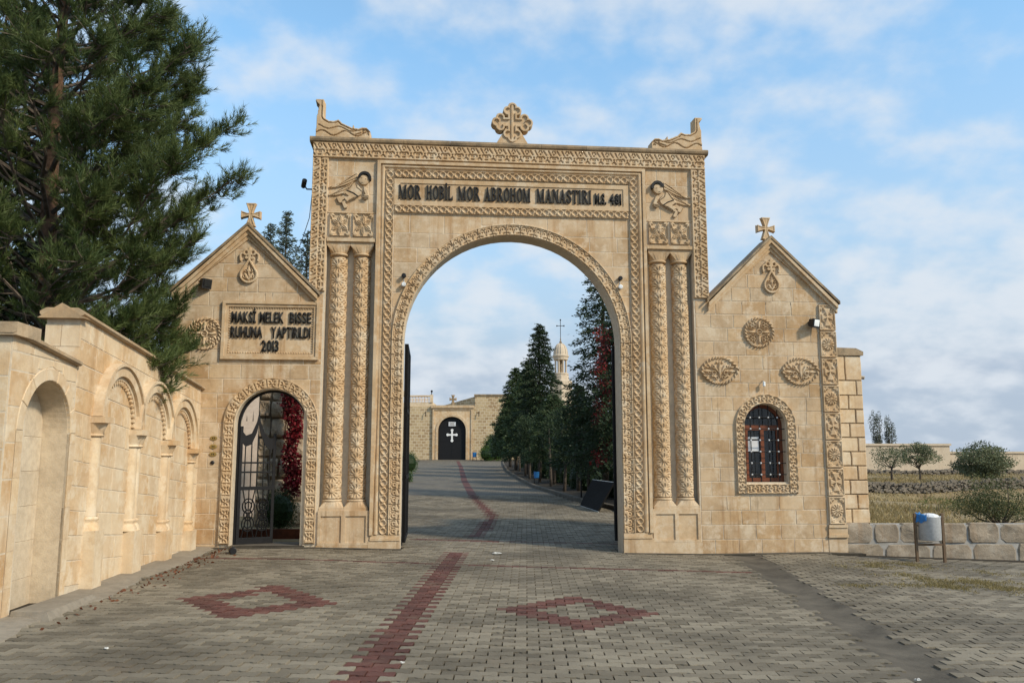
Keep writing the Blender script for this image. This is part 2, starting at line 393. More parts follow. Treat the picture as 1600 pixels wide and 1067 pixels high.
def masonry(parent, m, rows, xl, xr, holes=(), bl=(.38, .62), gap=.013, proud=.0015, shear=None, name='stone_block', bev=.003, jit=.0012, rs=None):
    """rows: course lines; xl, xr: floats or functions of w; holes: (centre, f(w)->(a, b) or None)"""
    rg = random.Random(rs if rs is not None else 5)
    fl = xl if callable(xl) else (lambda w: xl); fr = xr if callable(xr) else (lambda w: xr)
    for k in range(len(rows)-1):
        z0, z1 = rows[k]+gap/2, rows[k+1]-gap/2
        a = min(fl(z0), fl(z1)); b = max(fr(z0), fr(z1))
        js = [a]; x = a + rg.uniform(.5, 1)*bl[1]*(1 if k % 2 else .55)
        while x < b-.12: js.append(x); x += rg.uniform(*bl)
        js.append(b)
        for c, fn in holes:
            if a < c < b and any(fn(z0+(z1-z0)*i/6) for i in range(7)): js.append(c)
        js = sorted(js)
        for x0, x1 in zip(js[:-1], js[1:]):
            if x1-x0 < .03: continue
            p0, p1 = x0+gap/2, x1-gap/2; lv = [z0+(z1-z0)*i/6 for i in range(7)]; L = []; R = []; clipped = False
            for z in lv:
                l_, r_ = max(p0, fl(z)), min(p1, fr(z))
                if l_ != p0 or r_ != p1: clipped = True
                for c, fn in holes:
                    iv = fn(z)
                    if not iv: continue
                    if (x0+x1)/2 < c:
                        if iv[0] < r_: r_ = iv[0]; clipped = True
                    elif iv[1] > l_: l_ = iv[1]; clipped = True
                if r_-l_ > .025: L.append((l_, z)); R.append((r_, z))
            if len(L) < 2 or L[-1][1]-L[0][1] < .03: continue
            if not clipped:
                jj = lambda p: (p[0]+rg.uniform(-.0045, .0045), p[1]+rg.uniform(-.0035, .0035)); L = [jj(L[0]), jj(L[3]), jj(L[-1])]; R = [jj(R[0]), jj(R[3]), jj(R[-1])]
            poly = R + L[::-1]                                   # counter-clockwise seen from the front
            if shear: poly = [(x, z+shear(x)) for x, z in poly]
            block_obj(poly, parent, m, proud+rg.uniform(-jit, jit), name, bev)
def arch_hole(c, s, r, w0=-9):
    def f(w):
        if w < w0 or w > s+r: return None
        h = r if w <= s else math.sqrt(max(r*r-(w-s)**2, 0)); return (c-h, c+h)
    return (c, f)
def rect_hole(x0, x1, z0, z1):
    return ((x0+x1)/2, lambda w: (x0, x1) if z0 < w < z1 else None)

# ------------------------------------------------------------------ carved relief as height fields
def sm(d, e=.0055): return np.clip(.5 - d/(2*e), 0, 1)            # signed distance -> raised mask
def d_seg(x, y, ax, ay, bx, by, r):
    vx, vy = bx-ax, by-ay; t = np.clip(((x-ax)*vx+(y-ay)*vy)/(vx*vx+vy*vy), 0, 1)
    return np.hypot(x-ax-t*vx, y-ay-t*vy)-r
def d_ring(x, y, cx, cy, R, r): return np.abs(np.hypot(x-cx, y-cy)-R)-r
def d_disc(x, y, cx, cy, R): return np.hypot(x-cx, y-cy)-R
def d_arc(x, y, cx, cy, R, a0, a1, r):
    a = np.mod(np.arctan2(y-cy, x-cx)-a0, 2*PI); d = d_ring(x, y, cx, cy, R, r)
    e = np.minimum(np.hypot(x-cx-R*math.cos(a0), y-cy-R*math.sin(a0)), np.hypot(x-cx-R*math.cos(a1), y-cy-R*math.sin(a1)))-r
    return np.where(a <= (a1-a0) % (2*PI) + 1e-9, d, e)
def d_petal(x, y, cx, cy, ang, L, w, r0=0.0):
    c, s_ = math.cos(ang), math.sin(ang); xx = (x-cx)*c+(y-cy)*s_-r0; yy = -(x-cx)*s_+(y-cy)*c
    q = np.clip(xx/L, 0, 1); return np.where((xx < 0) | (xx > L), .02, np.abs(yy)-w*np.sin(PI*q))
def d_poly(x, y, pts):
    d = np.full(x.shape, 9.0); ins = np.zeros(x.shape, bool); n = len(pts)
    for i in range(n):
        (ax, ay), (bx, by) = pts[i], pts[(i+1) % n]; d = np.minimum(d, d_seg(x, y, ax, ay, bx, by, 0))
        cnd = ((ay > y) != (by > y)); xi = (bx-ax)*(y-ay)/((by-ay) if by != ay else 1e-9)+ax; ins ^= cnd & (x < xi)
    return np.where(ins, -d, d)
def U(*ds):
    r = ds[0]
    for d in ds[1:]: r = np.minimum(r, d)
    return r
def relief(name, L, Wd, fn, mapf, m, parent, amp=.03, res=.009, skirt=.03, mask=None, smooth=True):
    """height field: s in [0, L], t in [-Wd/2, Wd/2]; mapf(s, t, h) -> x, y, z arrays"""
    ns, nt_ = max(2, int(round(L/res))+1), max(2, int(round(Wd/res))+1)
    s, t = np.meshgrid(np.linspace(0, L, ns), np.linspace(-Wd/2, Wd/2, nt_), indexing='ij')
    h = fn(s, t)*amp
    h[0, :] = h[-1, :] = -skirt; h[:, 0] = h[:, -1] = -skirt
    x, y, z = mapf(s, t, h)
    V = np.stack([x.ravel(), y.ravel(), z.ravel()], 1)
    i, j = np.meshgrid(np.arange(ns-1), np.arange(nt_-1), indexing='ij'); a = (i*nt_+j).ravel()
    F = np.stack([a, a+nt_, a+nt_+1, a+1], 1)
    if mask is not None:
        k = mask(s, t).ravel(); F = F[k[F].all(1)]
    me = np_mesh(name, V, F)
    return link(name, me, m, parent, smooth)
# straight mappings on a wall whose front faces -y
def map_h(u0, wc, y0): return lambda s, t, h: (u0+s, y0-h, wc+t)           # runs along u
def map_v(uc, w0, y0): return lambda s, t, h: (uc+t, y0-h, w0+s)           # runs up
def map_arch(c, sp, R, w0, y0):                                            # jamb, arch, jamb; R = middle radius
    J = sp-w0; A = PI*R
    def f(s, t, h):
        a = np.clip((s-J)/R, 0, PI); rr = R+t
        x = np.where(s < J, c-rr, np.where(s > J+A, c+rr, c-rr*np.cos(a)))
        z = np.where(s < J, w0+s, np.where(s > J+A, sp-(s-J-A), sp+rr*np.sin(a)))
        return x, y0-h, z
    return f, 2*J+A
# motifs --------------------------------------------------------------------------
def f_guilloche(P=.134, R=.049, edge=.072):
    def f(s, t):
        x = np.mod(s, P)-P/2; h = sm(d_ring(x, t, 0, 0, R, .0075), .0045); k = np.mod(s+P/2, P)-P/2
        h = np.maximum(h, .9*sm(U(d_seg(k, t, -.034, -.042, .034, .042, .007), d_seg(k, t, -.034, .042, .034, -.042, .007)), .0045))
        return np.maximum(h, sm(edge-.010-np.abs(t)))
    return f
def f_frieze(P=.25):
    def f(s, t):
        x = np.mod(s, P); y = t
        d = U(d_seg(x, y, .02, .112, .065, .03, .0095), d_seg(x, y, .105, .112, .085, .075, .0095), d_seg(x, y, .135, .112, .155, .075, .0095), d_seg(x, y, .18, .112, .232, .03, .0095), d_disc(x, y, .12, .045, .015),
              d_arc(x, y, .075, -.035, .032, .3, PI, .0105), d_arc(x, y, .165, -.035, .032, 0, PI-.3, .0105), d_disc(x, y, .12, -.012, .014), d_seg(x, y, .098, -.045, .142, -.045, .010),
              d_seg(x, y, .005, -.06, .035, -.10, .0105), d_seg(x, y, .245, -.06, .205, -.10, .0105), d_seg(x, y, .10, -.092, .14, -.092, .0105), d_disc(x, y, .0, -.02, .014), d_disc(x, y, P, -.02, .014))
        return 1-.95*sm(d, .005)
    return f
def f_scroll(P=.255):                                    # one voussoir of the great arch
    def f(s, t):
        x = np.mod(s, P); y = t
        d = U(d_arc(x, y, .190, .006, .046, -.35, PI+.5, .0105), d_arc(x, y, .066, .006, .046, -.5, PI+.35, .0105), d_disc(x, y, .186, .002, .015), d_disc(x, y, .07, .002, .015),
              d_seg(x, y, .128, -.02, .128, -.07, .0095), d_seg(x, y, .02, -.06, .06, -.075, .0095), d_seg(x, y, .235, -.06, .19, -.075, .0095), d_disc(x, y, .128, .045, .012))
        h = 1-.95*sm(d, .005); h = np.where(y > .078, 1.25, h); h = np.where(y < -.088, 1.1, h); h = np.where((y > .070) & (y < .078), .25, h)
        return np.where(np.minimum(x, P-x) < .005, .2, h)
    return f
def f_column(P=.262):
    def f(s, t):
        h = np.ones(s.shape)
        for dx in (-.245, 0.0, .245):
            y = np.mod(s, P)-P/2; x = t-dx
            d = U(*[d_petal(x, y, 0, 0, PI/2+k*PI/6, .100, .0135, .024) for k in range(12)])
            h = np.minimum(h, 1-.9*sm(d, .005))
        yy = np.mod(s+P/2, P)-P/2
        for dx in (-.1225, .1225):
            h = np.minimum(h, 1-sm(U(d_disc(t-dx, yy, 0, 0.03, .014), d_disc(t-dx, yy, 0, -.03, .014), d_petal(t-dx, yy, 0, 0, 0, .05, .012, .012), d_petal(t-dx, yy, 0, 0, PI, .05, .012, .012)), .005))
        return h
    return f
def f_flowerband(P=.2, edge=.095):
    def f(s, t):
        x = np.mod(s, P)-P/2; y = t
        d = U(*[d_petal(x, y, 0, 0, PI/6+k*PI/3, .056, .0125, .014) for k in range(6)], d_seg(x, y, -.092, -.055, -.092, -.012, .008), d_seg(x, y, -.092, .012, -.092, .055, .008), d_petal(x, y, -.05, .062, 0, .10, .010), d_petal(x, y, -.05, -.062, 0, .10, .010))
        h = 1-.95*sm(d, .005); h = np.where(np.abs(t) > edge-.014, 1.2, h); return np.where((np.abs(t) > edge-.022) & (np.abs(t) <= edge-.014), .3, h)
    return f
def f_leafband(P=.15, edge=.085):
    def f(s, t):
        x = np.mod(s, P)-P/2; y = t; ax, ay = np.abs(x), np.abs(y)
        d = U(d_petal(ax, ay, .008, .008, .75, .072, .0135), d_petal(x, ay, -.048, .058, 0, .096, .011), d_petal(ax, y, .048, 0, 0, .05, .012), d_seg(ax, ay, .03, .0, .03, .006, .006))
        h = 1-.95*sm(d, .005); return np.where(np.abs(t) > edge-.013, 1.2, h)
    return f
def f_tile(kind, H, Wd):                                 # s along height, t across; framed square panel
    def f(s, t):
        x = t; y = s-H/2; r = np.hypot(x, y); a = np.arctan2(y, x); hw, hh = Wd/2, H/2
        frame = np.maximum(np.abs(x)-hw, np.abs(y)-hh)
        h = sm(-(frame+.028))
        h = np.maximum(h, 0)
        corner = U(*[d_petal(x, y, sx*(hw-.035), sy*(hh-.035), math.atan2(-sy, -sx)+k, .095, .016) for sx in (-1, 1) for sy in (-1, 1) for k in (-.55, .55)])
        sc = U(*[d_arc(x, y, sx*(hw-.085), sy*(hh-.055), .022, 0, 2*PI-.01, .007) for sx in (-1, 1) for sy in (-1, 1)])
        h = np.maximum(h, .85*sm(U(corner, sc)))
        if kind == 'rosette':
            pet = np.abs(np.sin(6*a)); v = np.clip((pet-.28)*3.5, 0, 1)*np.clip((.118-r)/.012, 0, 1); v = np.where(r < .02, 1, v)
            h = np.maximum(h, np.where(r < .125, v, 0))
        else:
            d = U(*[d_petal(x, y, 0, 0, q, .155, .0) for q in (0,)])
            arms = np.minimum(np.maximum(np.abs(x)-.012-.34*np.abs(y)**1.25*1.5, np.abs(y)-.165), np.maximum(np.abs(y)-.012-.5*np.abs(x)**1.25*1.5, np.abs(x)-.108))
            h = np.maximum(h, sm(arms))
            h = np.maximum(h, .8*sm(U(*[d_arc(x, y, sx*.092, sy*.105, .045, math.atan2(-sy, -sx)-.9, math.atan2(-sy, -sx)+.9, .008) for sx in (-1, 1) for sy in (-1, 1)])))
        return h
    return f
def f_sixpetal(H, Wd):
    def f(s, t):
        x = t*.43/Wd; y = (s-H/2)*.43/H
        d = U(*[np.abs(d_petal(x, y, 0, 0, PI/2+k*PI/3, .185, .042, .01)+.010)-.007 for k in range(6)], *[d_petal(x, y, 0, 0, PI/2+k*PI/3, .15, .010, .02) for k in range(6)])
        cor = U(*[d_petal(x, y, sx*.195, sy*.195, math.atan2(-sy, -sx)+k, .10, .02) for sx in (-1, 1) for sy in (-1, 1) for k in (-.4, .4)])
        fr = -(np.maximum(np.abs(x), np.abs(y))-.20)
        return np.maximum(.9*sm(U(d, cor)), sm(fr))
    return f
# ================================================================== cutouts: carved pieces with an outline of their own
def cutout(name, x0, x1, z0, z1, sdf, front, thick, m, parent, y0=0.0, amp=.03, res=.009, back=True, loc=None):
    nx, nz = int((x1-x0)/res)+2, int((z1-z0)/res)+2
    x, z = np.meshgrid(np.linspace(x0, x1, nx), np.linspace(z0, z1, nz), indexing='ij')
    d = sdf(x, z); h = np.where(d > 0, -thick, front(x, z, d)*amp)
    keep = (d < res*1.3).ravel()
    i, j = np.meshgrid(np.arange(nx-1), np.arange(nz-1), indexing='ij'); a = (i*nz+j).ravel()
    F = np.stack([a, a+nz, a+nz+1, a+1], 1); F = F[keep[F].all(1)]
    V = np.stack([x.ravel(), (y0-h).ravel(), z.ravel()], 1)
    if back:
        n = len(V); V = np.concatenate([V, np.stack([x.ravel(), np.full(x.size, y0+thick+.002), z.ravel()], 1)])
        F = np.concatenate([F, F[:, ::-1]+n])
    used = np.unique(F); mp = np.zeros(len(V), int); mp[used] = np.arange(len(used))
    return link(name, np_mesh(name, V[used], mp[F]), m, parent, loc=loc)
def trefoil_cross(x, z):
    d = np.maximum(np.abs(x)-.085, np.abs(z)-.30); d = U(d, np.maximum(np.abs(z)-.085, np.abs(x)-.28))
    for dx, dz in ((1, 0), (-1, 0), (0, 1), (0, -1)):
        d = U(d, d_disc(x, z, .295*dx, .295*dz, .088), d_disc(x, z, .225*dx+.085*dz, .225*dz+.085*dx, .085), d_disc(x, z, .225*dx-.085*dz, .225*dz-.085*dx, .085))
    return d
def flared_cross(x, z, L=.2, H=.21):
    a = np.maximum(np.abs(x)-.032-.42*np.maximum(np.abs(z)-.05, 0)**1.1, np.abs(z)-H); b = np.maximum(np.abs(z)-.03-.42*np.maximum(np.abs(x)-.05, 0)**1.1, np.abs(x)-L*.86)
    return U(a, b)

# ================================================================== lettering
def glyph_serif(ch):
    """raised slab-serif capitals: list of convex polygons in a cell of height 1, and its width"""
    T, t, sh, se = .165, .075, .065, .055
    P = []
    def rect(a, b, c, d): P.append([(a, c), (b, c), (b, d), (a, d)])
    def stem(x, w=T, top=True, bot=True):
        rect(x, x+w, 0, 1)
        if bot: rect(x-se, x+w+se, 0, sh)
        if top: rect(x-se, x+w+se, 1-sh, 1)
    def diag(xa, xb, w, z0=0., z1=1.): P.append([(xa, z0), (xa+w, z0), (xb+w, z1), (xb, z1)])
    def ringarc(cx, cz, rx, rz, wx, wz, a0, a1, n=10):
        for i in range(n):
            p, q = a0+(a1-a0)*i/n, a0+(a1-a0)*(i+1)/n
            P.append([(cx+(rx-wx)*math.cos(p), cz+(rz-wz)*math.sin(p)), (cx+rx*math.cos(p), cz+rz*math.sin(p)), (cx+rx*math.cos(q), cz+rz*math.sin(q)), (cx+(rx-wx)*math.cos(q), cz+(rz-wz)*math.sin(q))])
    if ch == 'M': stem(.06, t); diag(.40, .06, T); diag(.42, .74, t); stem(.72, T); w = 1.0
    elif ch == 'O': ringarc(.37, .5, .36, .52, .19, .08, 0, 2*PI, 20); w = .74
    elif ch == 'R': stem(.06); ringarc(.26, .74, .36, .26, .18, .08, -PI/2, PI/2); P.append([(.56, 0), (.80, 0), (.46, .50), (.28, .50)]); w = .78
    elif ch == 'H': stem(.06); stem(.52); rect(.2, .55, .46, .56); w = .8
    elif ch == 'B': stem(.06); ringarc(.26, .74, .34, .26, .18, .08, -PI/2, PI/2); ringarc(.26, .27, .40, .27, .19, .08, -PI/2, PI/2); w = .70
    elif ch in 'Iİ':
        stem(.07); w = .36
        if ch == 'İ': P.append([(.08, 1.07), (.28, 1.07), (.28, 1.22), (.08, 1.22)])
    elif ch == 'L': stem(.06); rect(.26, .62, 0, .085); P.append([(.52, .085), (.62, .085), (.62, .30), (.58, .30)]); w = .66
    elif ch == 'A': diag(.05, .36, t); P.append([(.48, 0), (.72, 0), (.46, 1), (.30, 1)]); rect(.2, .58, .28, .36); rect(-.02, .22, 0, sh); rect(.42, .80, 0, sh); w = .78
    elif ch == 'N': stem(.06, t); P.append([(.54, 0), (.74, 0), (.26, 1), (.04, 1)]); stem(.66, t); w = .80
    elif ch == 'T': stem(.25, T, False); rect(0, .70, .91, 1); P.append([(0, .72), (.05, .72), (.10, .91), (0, .91)]); P.append([(.65, .72), (.70, .72), (.70, .91), (.60, .91)]); w = .70
    elif ch == 'S':
        ringarc(.31, .745, .30, .265, .16, .09, -.1, PI*1.35, 12); ringarc(.31, .265, .31, .275, .17, .09, -PI*1.05, PI*.42, 12); P.append([(.10, .62), (.20, .70), (.54, .36), (.44, .28)]); w = .64
    return P, w
def letter_mesh(polys, sx, sz, depth):
    mb = MB()
    for i, p in enumerate(polys): mb.prism([(x*sx, z*sz) for x, z in p], -depth-.0004*i, .004)
    return mb
def serif_line(words, z, hgt, y0, parent, m):
    for text, ua, ub in words:
        gl = [glyph_serif(c) for c in text]; tot = sum(w for _, w in gl)+.08*(len(gl)-1)
        k = (ub-ua)/tot; x = ua
        for P, w in gl:
            letter_mesh(P, k, hgt, .035).build('letter', m, parent, loc=(x, y0, z)); x += (w+.08)*k
def sans_line(words, z, hgt, y0, parent, m, bold=.05):
    for text, ua, ub in words:
        glyphs = []
        for ch in text:
            cu_ = bpy.data.curves.new('letter', 'FONT'); cu_.body = ch; cu_.size = 1; cu_.offset = bold*.5; cu_.resolution_u = 4
            to = bpy.data.objects.new('tmp', cu_); COL.objects.link(to)
            bpy.context.view_layer.update()
            me = bpy.data.meshes.new_from_object(to.evaluated_get(bpy.context.evaluated_depsgraph_get()))
            bpy.data.objects.remove(to); bpy.data.curves.remove(cu_)
            bm_ = bmesh.new(); bm_.from_mesh(me)
            r = bmesh.ops.extrude_face_region(bm_, geom=bm_.faces[:]); vs = [g for g in r['geom'] if isinstance(g, bmesh.types.BMVert)]
            for v in vs: v.co.z += 1
            bm_.to_mesh(me); bm_.free()
            c = np.array([v.co[:] for v in me.vertices]); glyphs.append((ch, me, c[:, 0].min(), c[:, 0].max(), c[:, 1].min(), c[:, 1].max()))
        cap = .73
        tot = sum(g[3]-g[2] for g in glyphs)+.09*(len(glyphs)-1); kx = (ub-ua)/tot; kz = hgt/cap; x = ua
        for ch, me, a, b, c0, c1 in glyphs:
            for v in me.vertices:
                X, Y, Z = v.co; v.co = ((X-a)*kx, .004-Z*.034, Y*kz)
            me.update(); link('letter', me, m, parent, loc=(x, y0, z)); x += (b-a+.09)*kx

# ================================================================== the great gateway
C0 = .02; SPR = 3.65; RI, RO = 1.94, 2.16
gate = thing('gateway', 'tall carved sandstone gateway with a round arch, twin columns and a black inscription', 'gateway', LW(0, 0, 0), PSI)
mb = MB(); arch_wall(mb, C0-2.47, C0+2.47, -.35, 7.23, C0, SPR, RI, .003, .45)
for s in (-1, 1):
    a, b = sorted((C0+s*2.47, C0+s*3.33)); mb.box(a, b, .185, .45, .5, 5.42); mb.box(a, b, .003, .45, 5.40, 7.23); mb.box(a, b, .003, .45, -.35, .70)
    a, b = sorted((C0+s*3.33, C0+s*3.62)); mb.box(a, b, .004, .45, -.35, 7.23)
gwall = mb.build('wall', 'mortar', gate)
SPAND = [3.42+.272*i for i in range(9)]+[5.955]
masonry(gwall, 'stone', SPAND, C0-2.155, C0+2.155, [arch_hole(C0, SPR, RO-.02)], (.5, .8), rs=3)
masonry(gwall, 'stone', [2.9, 3.16, 3.42], C0-2.2, C0-2.15, rs=2)
for s in (-1, 1):
    a, b = sorted((C0+s*2.475, C0+s*3.325))
    masonry(gwall, 'stone', [5.96, 6.28, 6.62, 6.945], a, b, bl=(.3, .5), rs=21+s)
    nb = MB().box(a+.01, b-.01, .178, .19, .72, 5.4).build('niche_back', 'stone_grey', gate)
# plinth
for s in (-1, 1):
    a, b = sorted((C0+s*RI, C0+s*2.475)); g = -.30
    p = MB().box(a, b, -.035, .02, g, .205).build('plinth', 'stone', gate)
    a, b = sorted((C0+s*2.47, C0+s*3.35)); MB().box(a, b, -.03, .02, g, .135).build('plinth', 'stone', gate)
    # stepped foot of the jamb bands
    a, b = sorted((C0+s*(RI+.003), C0+s*2.45)); MB().box(a, b, -.05, .02, .205, .245).box(a, b, -.03, .02, .245, .30).build('jamb_foot', 'stone_carved', gate)
# arch bands: one carved voussoir per motif
def scroll_mesh(side):
    o = relief('voussoir', .259, .215, lambda s, t: f_scroll(.259)(s, t), lambda s, t, h: (side*t, -.012-h, s), 'stone_carved', gate, .030, .0085)
    return o
JN = 13; JL = (SPR-.30)/JN
for s in (-1, 1):
    base = None
    for k in range(JN):
        if base is None: base = scroll_mesh(s); o = base; base.scale = (1, 1, JL/.259)
        else: o = base.copy(); COL.objects.link(o)
        o.location = (C0+s*2.05, 0, .30+k*JL)
NA = 25; dA = PI/NA
def arc_map(s, t, h):
    a = dA*(s/.259-.5); return (2.05+t)*np.sin(a), -.012-h, (2.05+t)*np.cos(a)
ab = relief('voussoir', .259, .215, f_scroll(.259), arc_map, 'stone_carved', gate, .030, .0085)
for k in range(NA):
    o = ab if k == 0 else ab.copy()
    if k: COL.objects.link(o)
    o.location = (C0, 0, SPR); o.rotation_euler = (0, -PI/2+dA*(k+.5), 0)
# interlaced bands
for s in (-1, 1):
    relief('interlace_band', 6.47, .15, f_guilloche(), map_v(C0+s*2.235, .30, -.012), 'stone_carved', gate, .032, .0085)
relief('interlace_band', 4.32, .15, f_guilloche(), map_h(C0-2.16, 6.69, -.0125), 'stone_carved', gate, .032, .0085)
relief('interlace_band', 4.30, .15, f_guilloche(), map_h(C0-2.15, 6.035, -.0125), 'stone_carved', gate, .032, .0085)
# moulding round them
def rect_path(hw, top, w0): return [(C0-hw, w0), (C0-hw, top), (C0+hw, top), (C0+hw, w0)]
MB().strip(rect_path(2.405, 6.865, .30), rect_path(2.462, 6.922, .30), -.06, .02).build('moulding', 'stone_carved', gate)
mb = MB().strip(rect_path(2.31, 6.77, .30), rect_path(2.405, 6.865, .30), -.018, .02)
pth = rect_path(2.357, 6.817, .31); mb.tube([(x, -.008, z) for x, z in pth], .043, 10)
mb.build('moulding', 'stone_carved', gate, smooth=False)
# carved frieze: across the top and down both shoulders
relief('carved_frieze', 7.24, .285, f_frieze(), map_h(C0-3.62, 7.087, -.018), 'stone_carved', gate, .036, .0085)
for s in (-1, 1):
    relief('carved_frieze', 2.445, .285, (lambda q: (lambda a, t: f_frieze()(a, q*t)))(s), map_v(C0+s*3.475, 4.495, -.018), 'stone_carved', gate, .036, .0085)
# cornice stones
x = C0-3.68; k = 0
while x < C0+3.66:
    L = min(.84, C0+3.68-x)
    mb = MB(); pr = [(-.045, 7.225), (-.075, 7.25), (-.085, 7.285), (-.07, 7.325), (-.03, 7.34), (.5, 7.35), (.5, 7.225)]
    n = len(pr); mb.add([(x+.002, a, b) for a, b in pr]+[(x+L-.002, a, b) for a, b in pr], [tuple(range(n)), tuple(range(2*n-1, n-1, -1))]+[(i, (i+1) % n, (i+1) % n+n, i+n) for i in range(n)])
    mb.build('cornice_stone', 'stone_cap', gate); x += L
# inscription
ins = MB().box(C0-2.15, C0+2.15, -.004, .03, 6.10, 6.62)
ins = ins.build('inscription_panel', 'stone', gate)
MB().strip([(C0-2.05, 6.19), (C0-2.05, 6.52), (C0+2.05, 6.52), (C0+2.05, 6.19), (C0-2.05, 6.19)], [(C0-2.155, 6.11), (C0-2.155, 6.605), (C0+2.155, 6.605), (C0+2.155, 6.11), (C0-2.155, 6.11)], -.02, .02).build('border', 'stone_carved', ins)
serif_line([('MOR', -2.055, -1.655), ('HOBİL', -1.56, -1.075), ('MOR', -.985, -.585), ('ABROHOM', -.505, .345), ('MANASTIRI', .455, 1.475)], 6.225, .255, -.003, ins, 'black_paint')
sans_line([('M.S.', 1.535, 1.75), ('481', 1.81, 2.03)], 6.235, .195, -.003, ins, 'black_paint', .09)
# twin columns in their niches
def column(uc):
    c = MB().lathe([(.121, .86), (.121, 5.16)], 28, (0, .155, 0)).build('column', 'stone_carved', gate, True, loc=(uc, 0, 0))
    def cm(s, t, h): a = t/.138; r = .128+h; return r*np.sin(a), .155-r*np.cos(a), .905+s
    relief('carving', 4.22, .53, f_column(), cm, 'stone_carved', c, .026, .0085, skirt=.0)
    sq = []
    for i in range(24):
        a = 2*PI*i/24; ca, sa = math.cos(a), math.sin(a); m_ = max(abs(ca), abs(sa)); sq.append((ca/m_, sa/m_))
    def bell(z0, r0, z1, r1, zs, name):
        V = []; 
        for z, q, half in ((zs[0], 1, .205), (z0, 1, .205), (z1, 0, r1), (zs[1], 0, r1)):
            for i, (qx, qy) in enumerate(sq):
                a = 2*PI*i/24
                px, py = (qx*half, qy*.17) if q else (math.cos(a)*half, math.sin(a)*half)
                V.append((px, .165+py if q else .155+py, z))
        F = [(j*24+i, j*24+(i+1) % 24, (j+1)*24+(i+1) % 24, (j+1)*24+i) for j in range(3) for i in range(24)] + [tuple(range(24)), tuple(range(72, 96))]
        return MB().add(V, F).build(name, 'stone', c)
    bell(.755, 0, .86, .155, (.705, .862), 'base'); bell(5.345, 0, 5.205, .15, (5.405, 5.203), 'capital')
    for z in (.875, 5.185):
        MB().lathe([(.14, z-.022), (.162, z-.014), (.168, z), (.162, z+.014), (.14, z+.022)], 28, (0, .155, 0)).build('neck_ring', 'stone_carved', c, True)
for s in (-1, 1):
    for q in (2.705, 3.118): column(C0+s*q)
    a, b = sorted((C0+s*2.475, C0+s*3.325))
    MB().box(a, b, -.045, .29, 5.405, 5.465).build('ledge', 'stone_carved', gate)
    # pedestal with two sunk panels
    ped = MB().box(a, b, -.006, .1, .135, .705).build('pedestal', 'stone', gate)
    mid = (a+b)/2; fr = MB().box(a-.003, b+.003, -.03, .02, .62, .708).box(a-.003, b+.003, -.03, .02, .137, .175)
    for xx, wd in ((a-.003, .05), (mid-.035, .07), (b-.047, .05)): fr.box(xx, xx+wd, -.0295, .02, .175, .62)
    fr.build('frame', 'stone', ped)
    for q in (-.205, .205):
        relief('rosette_panel', .43, .37, f_sixpetal(.43, .37), map_v(mid+q, 5.50, -.006), 'stone_carved', gate, .036, .0085)
    MB().box(a, b, -.012, .02, 5.935, 5.962).build('fillet', 'stone_carved', gate); MB().box(a, b, -.012, .02, 5.468, 5.50).build('fillet', 'stone_carved', gate)
